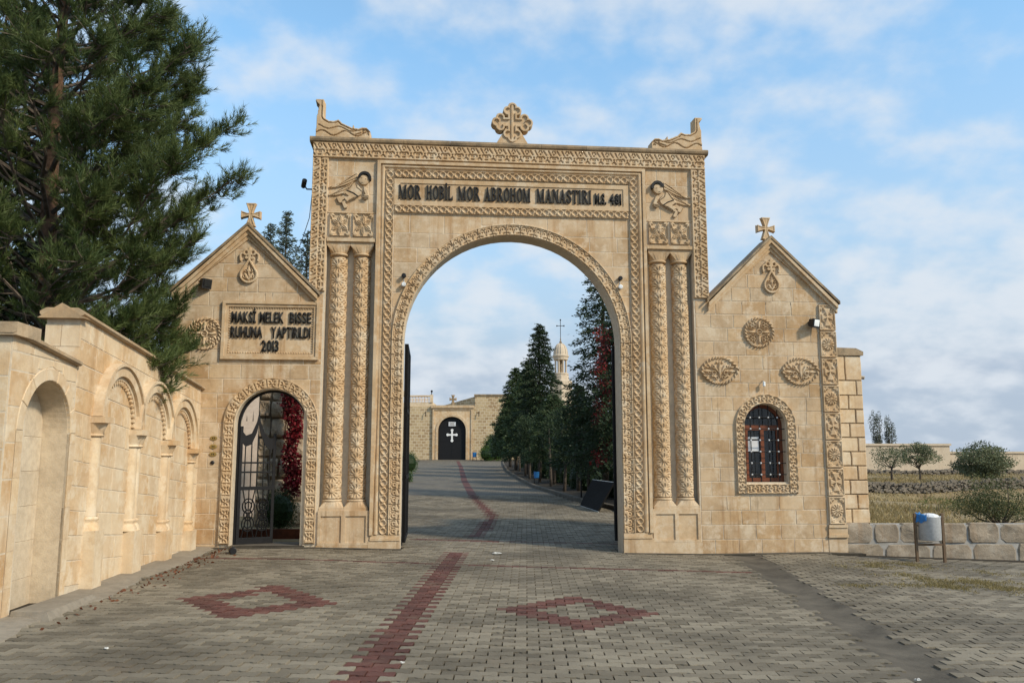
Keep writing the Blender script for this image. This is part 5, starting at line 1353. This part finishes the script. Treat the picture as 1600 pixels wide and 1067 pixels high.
# red creepers
def creeper(label, loc, cl, m, rs, per=900, sz=.07):
    t = thing('creeper', label, 'climber', loc); P, D, Q = clump_points(cl, per, rs, .2); tri_cloud('leaves', P, D+np.array([0, 0, -.6]), sz, m, t, .75, rs, .7, Q)
    r = random.Random(rs); st = MB()
    for q in range(5): st.tube([(c[0]+r.uniform(-.12, .12), c[1]+r.uniform(-.1, .1), c[2]) for c in cl], .008, 4)
    st.build('stems', 'bark_grey', t)
creeper('red creeper hanging down the tallest dark conifer', (2.98, 26.7, 0), [(.0+.14*math.sin(q*1.7), .25-.05*q, 5.6-q*.40, .30+.08*math.sin(q*2.1), .5, .36) for q in range(11)], 'creeper_brown', 21, 420, .075)
creeper('crimson creeper climbing the rubble wall behind the foot gate', LW(upx(459, 5.8), 5.8, .1), [(.07*math.sin(q*1.3), .0, .75+q*.25, .24+.04*math.sin(q), .2, .24) for q in range(12)], 'creeper_red', 22, 1300, .075)
b_ = LW(upx(443, 3.0), 3.0, .1); bush('boxwood_bush', 'dark clipped round bush inside the foot gate', b_, [(0, 0, .42, .36, .34, .42)], 'boxwood_dark', 23, .03, 5200)
slab('planter_kerb', -5.4, -3.3, 2.2, 2.27, .14, 'wood')
# hedge by the left of the drive and bushes by the monastery door
for k, (px, py, w_, h_, lab) in enumerate(((645, 724, 1.3, 1.35, 'rounded bright green hedge bush beside the left kerb of the drive'), (643, 744, .8, .65, 'small green bush below the rounded hedge bush'))):
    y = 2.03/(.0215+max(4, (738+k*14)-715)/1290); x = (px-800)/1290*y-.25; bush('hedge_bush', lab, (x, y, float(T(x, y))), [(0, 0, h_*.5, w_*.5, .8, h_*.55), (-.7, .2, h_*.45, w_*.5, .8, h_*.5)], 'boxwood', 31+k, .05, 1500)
for k, (px, w_, h_, y, lab) in enumerate(((761, 1.5, 1.3, 80, 'low clipped bush between the blue bin and the taller bushes'), (770, 2.0, 2.4, 82.5, 'tall clipped bush against the monastery wall'), (777, 1.7, 1.9, 80.5, 'middle clipped bush at the foot of the monastery wall'))):
    x = (px-800)/1290*y; bush('clipped_bush', lab, (x, y, float(G(x, y))), [(0, 0, h_*.5, w_*.5, .7, h_*.55)], 'boxwood', 41+k, .10, 520)
# undergrowth behind the kerb
for k in range(9):
    y = 24.5+k*5; x = float(interp_edges(y, REDGE))+1.75; bush('undergrowth', 'dark shrubs growing beneath the row of conifers', (x, y, float(T(x, y))-.05), [(0, 0, .65, .6, 1.6, .85), (.8, .9, 1.0, .8, 1.5, 1.2), (.3, -1.2, .6, .6, 1.3, .8)], 'dark_leaves', 55+k, .10, 300, 'shrubs under the conifers')

# ================================================================== monastery at the end of the drive
MY = 85.0; mz = float(G(0, MY))
mon = thing('monastery', 'rubble-stone monastery front with a big black arched door and white cross', 'building', (-6.15, MY, mz))
mb = MB(); arch_wall(mb, -1.95, 2.05, -.5, 5.5, 0, 2.95, 1.43, 0, 1.0); 
wl_ = mb.build('portal', 'stone_side', mon)
MB().box(-16, -1.95, .12, 1.2, -.5, 5.42).box(2.05, 16, .12, 1.2, -.5, 5.38).build('wall', 'rubble_masonry', mon)
MB().strip(arch_path(0, 2.95, 1.43, 0, 20), arch_path(0, 2.95, 1.66, 0, 20), -.07, .05).build('door_surround', 'stone_carved', mon)
MB().strip([(-1.85, 0), (-1.85, 5.06), (1.95, 5.06), (1.95, 0)], [(-2.0, 0), (-2.0, 5.22), (2.1, 5.22), (2.1, 0)], -.09, .05).box(-2.15, 2.25, -.2, .9, 5.26, 5.54).build('portal_frame', 'stone_carved', mon)
dr_ = MB().prism([(-1.43, 0)]+arc(0, 2.95, 1.43, PI, 0, 20)+[(1.43, 0)], .25, .4).build('door', 'black_iron', mon)
mb = MB()
for z in (1.9, 3.3): mb.box(-1.4, 1.4, .235, .25, z, z+.05)
mb.box(-.03, .03, .232, .25, 0, 4.3); mb.build('door_rib', 'black_iron', dr_)
mb = MB().box(-.085, .085, .19, .24, 1.95, 2.98).box(-.42, .42, .192, .238, 2.45, 2.62)
for cx_, cz in ((0, 1.93), (0, 3.0), (-.44, 2.535), (.44, 2.535)): mb.prism(arc(cx_, cz, .145, 0, 2*PI, 10)[:-1], .188, .242)
tag(mb.build('door_cross', 'white_paint', dr_), 'white cross with rounded ends on the black door')
sg = MB().box(-.36, .36, .18, .24, 3.42, 3.85).build('door_sign', 'paper', dr_)
mb = MB()
for q in range(4): mb.box(-.28+.04*(q % 2), .28-.05*(q % 3), .172, .18, 3.50+q*.085, 3.535+q*.085)
mb.build('sign_line', 'dark_joint', sg)
ub = MB().box(2.2, 9.5, 3.2, 9, 5.2, 6.75).build('upper_house', 'rubble_masonry', mon); MB().box(2.1, 9.6, 3.1, 9.1, 6.75, 6.92).build('eave', 'stone_cap', ub)
ub2 = MB().add([(-1.2, 5.5, 5.4), (2.2, 3.25, 5.4), (2.2, 9, 5.4), (-1.2, 9, 5.4), (-1.2, 5.5, 5.9), (2.2, 3.25, 6.68), (2.2, 9, 6.68), (-1.2, 9, 5.9)], [(0, 1, 5, 4), (1, 2, 6, 5), (2, 3, 7, 6), (3, 0, 4, 7), (4, 5, 6, 7)]).build('side_house', 'rubble_masonry', mon)
tr_ = MB().box(-16, -2.0, .2, 6, 5.3, 5.85).build('terrace', 'stone_side', mon)
MB().box(-16, -2.0, .12, .3, 6.44, 6.58).build('handrail', 'stone_side', tr_); MB().box(-2.3, -2.0, .1, .4, 5.85, 6.66).build('end_post', 'stone_side', tr_); MB().box(-4.75, -4.45, .1, .4, 5.85, 7.15).build('end_post', 'stone_side', tr_); MB().box(-16, -4.45, .12, .42, 6.55, 7.05).build('upper_parapet', 'stone_side', tr_)
bal = None
for q in range(14):
    x = -2.42-q*.155
    if bal is None: bal = MB().lathe([(.05, 5.85), (.05, 5.90), (.03, 5.95), (.062, 6.1), (.03, 6.32), (.05, 6.42), (.05, 6.46)], 8).build('baluster', 'stone_side', tr_, True); o = bal
    else: o = bal.copy(); COL.objects.link(o)
    o.location = (x, .22, 0)
for x, zl in ((-4.6, 7.1), (-2.15, 6.6)): MB().tube([(x, .25, zl), (x, .25, zl+.35)], .05, 6).ball((x, .25, zl+.4), .12).build('terrace_lamp', 'black_iron', tr_)
cutout('stone_cross', -.4, .4, -.75, .5, lambda x, z: U(flared_cross(x/2, z/2)*2, np.maximum(np.abs(x)-.12, np.abs(z+.45)-.35)), lambda x, z, d: np.ones(x.shape), .15, 'stone_cap', mon, 0, .02, .03, True, loc=(.05, .3, 6.2))
for x in (-2.7, 2.75): MB().tube([(x, .05, 4.9), (x, -.12, 4.8), (x, -.14, 4.4)], .045, 6).build('wall_lamp', 'black_iron', mon)
# bell tower beyond
bt = thing('bell_tower', 'slender pale stone bell tower with a ribbed dome and iron cross', 'tower', (6.53, 110, -.5)); bt.scale = (.86, .86, 1)
MB().lathe([(1.75, 0), (1.75, 12.2), (1.25, 12.4), (1.25, 12.9), (1.15, 13.0)], 8).build('shaft', 'far_wall_stone', bt)
MB().lathe([(1.15, 13.0), (1.22, 13.1), (1.22, 13.25), (1.05, 13.3)], 12).build('gallery_floor', 'far_wall_stone', bt)
for q in range(8):
    a = 2*PI*(q+.5)/8; MB().lathe([(.15, 13.25), (.12, 13.4), (.12, 14.9), (.17, 15.1)], 8, (.88*math.cos(a), .88*math.sin(a), 0)).build('pillar', 'far_wall_stone', bt)
MB().lathe([(.3, 13.2), (.3, 15.1)], 8).build('bell_core', 'stone_cap', bt)
MB().lathe([(.6, 15.0), (1.12, 15.05), (1.18, 15.4), (1.30, 15.5), (1.30, 15.65), (1.1, 15.75)], 16).build('cornice', 'far_wall_stone', bt)
dome = [(1.08*math.cos(a), 15.7+1.62*math.sin(a)**.9) for a in np.linspace(0, PI/2-.06, 8)]; dm = MB().lathe(dome, 16).build('dome', 'far_wall_stone', bt)
rb_ = MB()
for q in range(8):
    a = 2*PI*q/8; rb_.tube([((r_+.02)*math.cos(a), (r_+.02)*math.sin(a), z) for r_, z in dome], .055, 4)
rb_.build('rib', 'far_wall_stone', dm)
MB().lathe([(.16, 17.28), (.22, 17.45), (.07, 17.7), (.10, 17.9), (.05, 18.0)], 8).build('finial', 'stone_cap', bt)
MB().tube([(0, 0, 17.9), (0, 0, 20.5)], .05, 6).tube([(-.5, 0, 19.7), (.5, 0, 19.7)], .045, 6).ball((0, 0, 20.5), .12).ball((-.55, 0, 19.7), .11).ball((.55, 0, 19.7), .11).build('cross', 'black_iron', bt)

# ================================================================== right-hand field
fw = thing('boundary_wall', 'long pale stone enclosure wall on the rise beyond the field', 'wall', (26, 66, .3), .06)
MB().box(-8, 9.0, 0, .6, -1.5, 2.25).box(9.0, 24, .4, 1, -1.5, 1.65).build('wall', 'far_wall_stone', fw); MB().box(-8.1, 9.1, -.1, .7, 2.25, 2.42).box(9.1, 24, .3, 1.1, 1.65, 1.8).build('coping', 'far_wall_stone', fw)
rg = random.Random(19)
def drywall(label, pts, h, n, szx, rs):
    r = random.Random(rs); t = thing('dry_stone_wall', label, 'wall', (pts[0][0], pts[0][1], float(T(*pts[0])))); V0 = []; mb = MB(); ox, oy, oz = t.location
    big = []
    for k in range(n):
        q = r.random(); i = min(int(q*(len(pts)-1)), len(pts)-2); f_ = q*(len(pts)-1)-i; x = pts[i][0]*(1-f_)+pts[i+1][0]*f_; y = pts[i][1]*(1-f_)+pts[i+1][1]*f_+r.uniform(-.15, .15)
        z = float(T(x, y))+h*r.random()**1.1; s_ = szx*r.uniform(.55, 1.35)
        V = [(sx*s_*r.uniform(.7, 1.1), sy*s_*.7*r.uniform(.7, 1.1), sz*s_*.62*r.uniform(.7, 1.1)) for sx in (-1, 1) for sy in (-1, 1) for sz in (-1, 1)]
        mb.add([(a+x-ox, b+y-oy, c+z-oz) for a, b, c in V], [(0, 1, 3, 2), (4, 6, 7, 5), (0, 4, 5, 1), (2, 3, 7, 6), (0, 2, 6, 4), (1, 5, 7, 3)])
    tag(mb.build('stones', 'field_stone', t), kind='stuff')
drywall('long dark dry-stone terrace wall crossing the field', [(15, 37.9), (19, 37.8), (24, 38.2), (30, 38)], .40, 1900, .065, 1)
drywall('tumbled dry-stone wall below the pale enclosure wall', [(21, 57), (28, 57), (36, 58), (44, 60)], .36, 1300, .09, 2)
drywall('scattered field stones just behind the low mortared wall', [(9, 20.5), (12, 21), (16, 21.5), (20, 21)], .3, 700, .07, 3)
drywall('broken stone row on the far right of the field', [(26, 38.5), (32, 37), (40, 37)], .45, 600, .09, 4)
for k, (px, pyb, y, H, R, zc, rz, m, lab, lf, ncl, cl_, per) in enumerate((
    (1386, 752, 42, 1.75, .95, 1.25, .6, 'field_tree', 'small thin-crowned grey-green tree on the terrace', .075, 20, .36, 420),
    (1429, 748, 44, 2.1, 1.0, 1.45, .68, 'field_tree', 'small upright tree with a dark trunk on the terrace', .085, 22, .36, 640),
    (1530, 748, 40, 2.1, 1.25, .98, .8, 'field_tree', 'wide round tree behind the bushy oak on the right', .09, 34, .36, 700),
    (1541, 808, 21.5, 1.9, .92, .78, .62, 'olive_bush', 'bushy olive-green oak scrub behind the low wall', .045, 36, .36, 1100))):
    x = (px-800)/1290*y; broad_tree('field_tree' if k < 3 else 'oak_bush', lab, (x, y, float(T(x, y))), H, R, zc, rz, m, 120+k, lf, per, ncl, .055 if k < 3 else .06, clump=cl_, bare_z=.75 if k < 2 else .35)
for k, (px, H, lab) in enumerate(((1366, 6.9, 'taller bare-looking poplar behind the pale enclosure wall'), (1386, 6.5, 'shorter bare-looking poplar behind the pale enclosure wall'))):
    y = 86; x = (px-800)/1290*y; broad_tree('poplar_tree', lab, (x, y, -.2), H, .62, H*.62, H*.38, 'poplar', 140+k, .13, 150, 30, .12, clump=.3, bare_z=2.2)
for k, (px, y, w_, m, lab) in enumerate(((1398, 20.0, .5, 'weed', 'low green weed clump behind the low wall near the pier'), (1455, 30, .75, 'weed', 'yellow-green weed clump on the field slope'), (1560, 19.5, .6, 'weed', 'green weeds under the oak scrub'))):
    x = (px-800)/1290*y; bush('weed_clump', lab, (x, y, float(T(x, y))), [(0, 0, .18, w_, .4, .26), (w_*.7, .2, .12, w_*.6, .3, .2)], m, 150+k, .05, 700, cat='weeds')
# far bushes on the skyline
for k, (px, y, s_) in enumerate(((1592, 95, 1.6), (1640, 90, 1.8), (1580, 70, 1.0), (1500, 62, .8))):
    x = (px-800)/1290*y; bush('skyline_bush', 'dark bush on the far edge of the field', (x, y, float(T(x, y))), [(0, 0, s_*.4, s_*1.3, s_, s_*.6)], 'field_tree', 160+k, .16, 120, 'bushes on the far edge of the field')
# grass: dry field grass and mossy grass between the court stones
def blades(name, n, region, m, h, rs, lab, cat, wd=.012, gz=T, spread=.5):
    r = np.random.default_rng(rs); P = region(r, n); x, y = P[:, 0], P[:, 1]; z = gz(x, y); n = len(x)
    a = r.uniform(0, 2*PI, n); hh = h*r.uniform(.5, 1.3, n); dx, dy = np.cos(a), np.sin(a); ln = r.normal(0, spread, (n, 2))*hh[:, None]; w_ = wd*r.uniform(.7, 1.3, n)
    V = np.stack([np.stack([x-dx*w_, y-dy*w_, z-.01], 1), np.stack([x+dx*w_, y+dy*w_, z-.01], 1), np.stack([x+ln[:, 0], y+ln[:, 1], z+hh], 1)], 1).reshape(-1, 3)
    o = link(name, np_mesh(name, V, np.arange(3*n).reshape(-1, 3), np.repeat(r.random(n), 3)), m); return tag(o, lab, cat, kind='stuff')
def fieldreg(r, n):
    y = 15.8+(r.random(n)**1.6)*50; x = y*r.uniform(.36, .70, n); k = np.sin(x*1.1)+np.sin(y*.9+x*.4)+r.normal(0, .7, n) > -.5; return np.stack([x, y], 1)[k]
blades('dry_grass', 60000, fieldreg, 'dry_grass', .15, 5, 'dry straw-coloured grass over the sloping field', 'grass', .02)
mossy = [(1400, 882, .55, .28), (1340, 884, .5, .25), (1455, 905, .6, .22), (1520, 910, .8, .30), (1480, 918, .6, .2), (1575, 918, .7, .25), (1420, 914, .4, .18), (1325, 915, .25, .12), (1380, 898, .35, .16), (1540, 890, .4, .18)]
def gpt(px, py, z=-.15):
    t = (z-EYE)/((715-py)/1290); return (px-800)/1290*t, t
def mossreg(r, n):
    out = []
    for px, py, a, b in mossy:
        x, y = gpt(px, py); m_ = int(n*a*b/1.2); q = r.normal(0, .55, (m_, 2)); q = q[np.sin((x+q[:, 0]*a)*9)+np.sin((y+q[:, 1]*b)*13)+r.normal(0, .5, m_) > -.2]; out.append(np.stack([x+q[:, 0]*a, y+q[:, 1]*b*1.6], 1))
    return np.concatenate(out)
blades('moss_grass', 15000, mossreg, 'moss_grass', .024, 6, 'yellowed grass and moss growing in the joints near the low wall', 'grass', .007, G, .8)
def edgereg(r, n):
    v = r.uniform(-6.9, -.1, n); u_ = -4.90+r.normal(0, .05, n); return np.array([LW(a, b)[:2] for a, b in zip(u_, v)])
def leafreg(r, n):
    v = -6.8+6.6*r.random(n)**.6; u_ = -4.86+np.abs(r.normal(0, .16, n)); return np.array([LW(a, b)[:2] for a, b in zip(u_, v)])
P = leafreg(np.random.default_rng(3), 170); P3 = np.column_stack([P, G(P[:, 0], P[:, 1])+.012]); 
tag(tri_cloud('fallen_leaves', P3, np.tile([1., 0, 0], (len(P3), 1))*1.0, .045, 'dead_leaf', None, .6, 4, .5), 'brown fallen leaves gathered along the concrete apron', 'leaves', kind='stuff')

# ================================================================== small things
def local_thing(name, label, cat, u_, v_, w_, rz=0, group=None): return thing(name, label, cat, LW(u_, v_, w_), PSI+rz, group)
def floodlight(label, u_, w_, yaw, lens='lamp_glass'):
    t = local_thing('floodlight', label, 'floodlight', u_, 0, w_)
    MB().tube([(0, .01, 0), (0, -.10, 0)], .014, 6).build('bracket', 'black_plastic', t)
    h = MB().add([(-.07, -.06, -.06), (.07, -.06, -.06), (.07, -.06, .06), (-.07, -.06, .06), (-.095, -.19, -.085), (.095, -.19, -.085), (.095, -.17, .085), (-.095, -.17, .085)], [(0, 3, 2, 1), (4, 5, 6, 7), (0, 1, 5, 4), (1, 2, 6, 5), (2, 3, 7, 6), (3, 0, 4, 7)]).build('housing', 'black_plastic', t, rot=(.25, 0, yaw))
    MB().box(-.07, .07, -.192, -.186, -.06, .06).build('lens', lens, h, rot=(-.06, 0, 0))
floodlight('black floodlight fixed high on the barred-window gatehouse', 5.52, 4.085, .5)
floodlight('black floodlight on the wing beside the pine branch', -5.44, 4.62, .9, 'window_glass')
cc = local_thing('security_camera', 'small dark camera bracketed off the edge of the gateway', 'camera', C0-3.64, .2, 6.42)
MB().tube([(.02, 0, 0), (-.10, 0, 0), (-.14, -.02, .06)], .014, 6).build('bracket', 'black_plastic', cc); MB().lathe([(.03, -.09), (.045, -.07), (.045, .09), (.03, .1)], 10, (0, 0, 0)).build('housing', 'black_plastic', cc, rot=(PI/2-.5, 0, .3), loc=(-.15, -.03, .09))
sp_ = local_thing('wall_spotlight', 'tiny pale spotlight above the barred window', 'spotlight', 4.59, 0, 2.93)
MB().tube([(0, .01, .06), (0, -.05, .05), (0, -.08, .0)], .008, 5).build('bracket', 'grey_plastic', sp_); MB().lathe([(.018, -.05), (.026, -.04), (.024, .03), (.012, .04)], 10, (0, -.08, 0)).build('housing', 'lamp_glass', sp_)
for s, uu, w0, lab in ((-1, C0-1.955, 4.80, 'twin spotlights fixed beside the left haunch of the arch'), (1, C0+1.955, 4.83, 'twin spotlights fixed beside the right haunch of the arch')):
    t = local_thing('twin_spotlight', lab, 'spotlight', uu, 0, w0)
    for dz, m in ((.0, 'black_plastic'), (-.16, 'lamp_glass')):
        mb = MB().lathe([(.03, 0), (.04, .03), (.042, .09), (.03, .10)], 10); mb.v = [(a, -c, b) for a, b, c in mb.v]; mb.build('lamp', m, t, loc=(.0, .006, dz))
    MB().tube([(0, .0, .02), (.0, -.01, -.16)], .008, 5).build('bracket', 'grey_plastic', t)
for k, (pts, lab) in enumerate((([(-3.62, .2, 6.38), (-3.72, .6, 6.0), (-3.95, 1.2, 5.68), (-4.5, 2.5, 5.2)], 'upper thin cable sagging from the gateway edge behind the wing'), ([(-3.62, .3, 5.5), (-3.9, .8, 5.18), (-4.4, 1.6, 4.98), (-5.2, 3.0, 5.0)], 'lower thin cable sagging from the gateway edge behind the wing'))):
    t = local_thing('cable', lab, 'cable', *pts[0]); MB().tube([Vector(p)-Vector(pts[0]) for p in pts], .007, 5).build('wire', 'cable', t)
# litter bin
bx, by = 6.98, 14.12; bz = float(G(bx, by))
bn = thing('litter_bin', 'galvanised litter bin slung between two brown posts with a blue bag', 'bin', (bx, by, bz), .05)
for s in (-1, 1): MB().box(s*.235-.02, s*.235+.02, -.02, .02, -.05, .80).build('post', 'brown_steel', bn)
MB().box(-.215, .215, -.014, .014, .27, .305).build('crossbar', 'brown_steel', bn)
mb = MB().lathe([(.17, .36), (.182, .37), (.186, .74), (.195, .755), (.18, .755), (.172, .40)], 24).build('drum', 'galvanised', bn, True)
MB().tube([(-.235, 0, .6), (-.18, 0, .6)], .014, 6).tube([(.235, 0, .6), (.18, 0, .6)], .014, 6).build('pivot', 'brown_steel', bn)
rg = random.Random(2); V = []; F = []; n = 20                     # bag folded over the rim
prf = [(.16, .66), (.185, .79), (.21, .775), (.222, .66)]
for j, (r_, z) in enumerate(prf):
    for k in range(n):
        a = PI*.55+PI*.75*k/(n-1); q = 1+rg.uniform(-.05, .07); V.append((r_*q*math.cos(a), r_*q*math.sin(a), z+rg.uniform(-.02, .025)-(.05*(k < 6) if j == 3 else 0)))
for j in range(3):
    for k in range(n-1): F.append((j*n+k, j*n+k+1, (j+1)*n+k+1, (j+1)*n+k))
for k in range(n):
    a = PI*.55+PI*1.55*k/(n-1)
MB().add(V, F).build('bag', 'blue_plastic', bn, True)
mb = MB().ball((.02, 0, .75), .15, 12, 6, .35).build('rubbish', 'paper', bn)
# leaning dark board beyond the gate
lb_ = thing('leaning_board', 'dark framed board leaning beside the kerb below the tall conifer', 'board', (2.27, 24.8, .1))
q4 = [Vector(p)-Vector((2.27, 24.8, .1)) for p in ((2.12, 26, .14), (2.44, 23.7, .10), (2.9, 23.7, .90), (2.5, 26, .92))]
nn = (q4[1]-q4[0]).cross(q4[3]-q4[0]).normalized()*.02
bd = MB().add([p+nn for p in q4]+[p-nn for p in q4], [(0, 1, 2, 3), (7, 6, 5, 4), (0, 4, 5, 1), (1, 5, 6, 2), (2, 6, 7, 3), (3, 7, 4, 0)]).build('panel', 'interior', lb_)
for a_, b_ in ((2, 3), (0, 1)): MB().tube([q4[a_], q4[b_]], .022, 6).build('rail', 'grey_plastic', bd)
for q in (2, 3): MB().tube([q4[q], (q4[q].x+.35, q4[q].y, -.15)], .02, 5).build('prop', 'black_iron', lb_)
lp = thing('lamp_post', 'thin black lamp post under the conifers beside the kerb', 'lamp post', (2.42, 29.3, float(T(2.42, 29.3))))
MB().tube([(0, 0, -.1), (0, 0, 2.1)], .03, 8).build('pole', 'black_iron', lp); MB().lathe([(.05, 2.08), (.10, 2.15), (.11, 2.35), (.04, 2.45)], 10).build('lantern', 'black_plastic', lp)
for k, (px, y, lab) in enumerate(((835, 37.5, 'blue litter bin on a post under the conifers'), (742, 80.5, 'small blue litter bin beside the monastery door'))):
    x = (px-800)/1290*y; x = x if k else float(interp_edges(y, REDGE))+.35; t = thing('blue_bin', lab, 'bin', (x, y, float(G(x, y))+(.1 if k == 0 else 0))); t.scale = (.62,)*3 if k == 0 else (1, 1, 1)
    MB().tube([(-.16, 0, -.1), (-.16, 0, .8)], .03, 6).tube([(.16, 0, -.1), (.16, 0, .8)], .03, 6).build('post', 'black_iron', t); MB().lathe([(.15, .35), (.18, .38), (.2, .82), (.17, .82)], 12).build('drum', 'blue_plastic', t)
# crumpled litter and pebbles on the paving
rg = random.Random(33)
for px, py, s_, lab in ((777, 861, .09, 'crumpled white paper lying on the paving near the threshold'), (770, 871, .04, 'small white scrap beside the crumpled paper'), (1405, 1031, .03, 'pale cigarette-sized scrap beside the gutter'), (636, 1025, .02, 'tiny white pebble beside the red strip'), (192, 1018, .02, 'tiny pale scrap on the zigzag paving')):
    x, y = gpt(px, py, 0); z = float(G(x, y)); mb = MB().ball((0, 0, .012), s_, 9, 5, .22); mb.v = [(a*rg.uniform(.6, 1.15), b*rg.uniform(.5, 1.0), c*rg.uniform(.6, 1.4)) for a, b, c in mb.v]
    tag(mb.build('paper_scrap', 'litter', None, loc=(x, y, z)), lab, 'litter')
x, y = gpt(374, 860, .1); t = thing('drain_pipe', 'short dark drain pipe end lying at the corner of the apron', 'pipe', (x, y, float(G(x, y))+.05), .4)
mb = MB().lathe([(.045, -.12), (.055, -.12), (.055, .12), (.045, .12), (.04, -.1)], 12); mb.v = [(a, c, b) for a, b, c in mb.v]; mb.build('barrel', 'black_plastic', t, True)
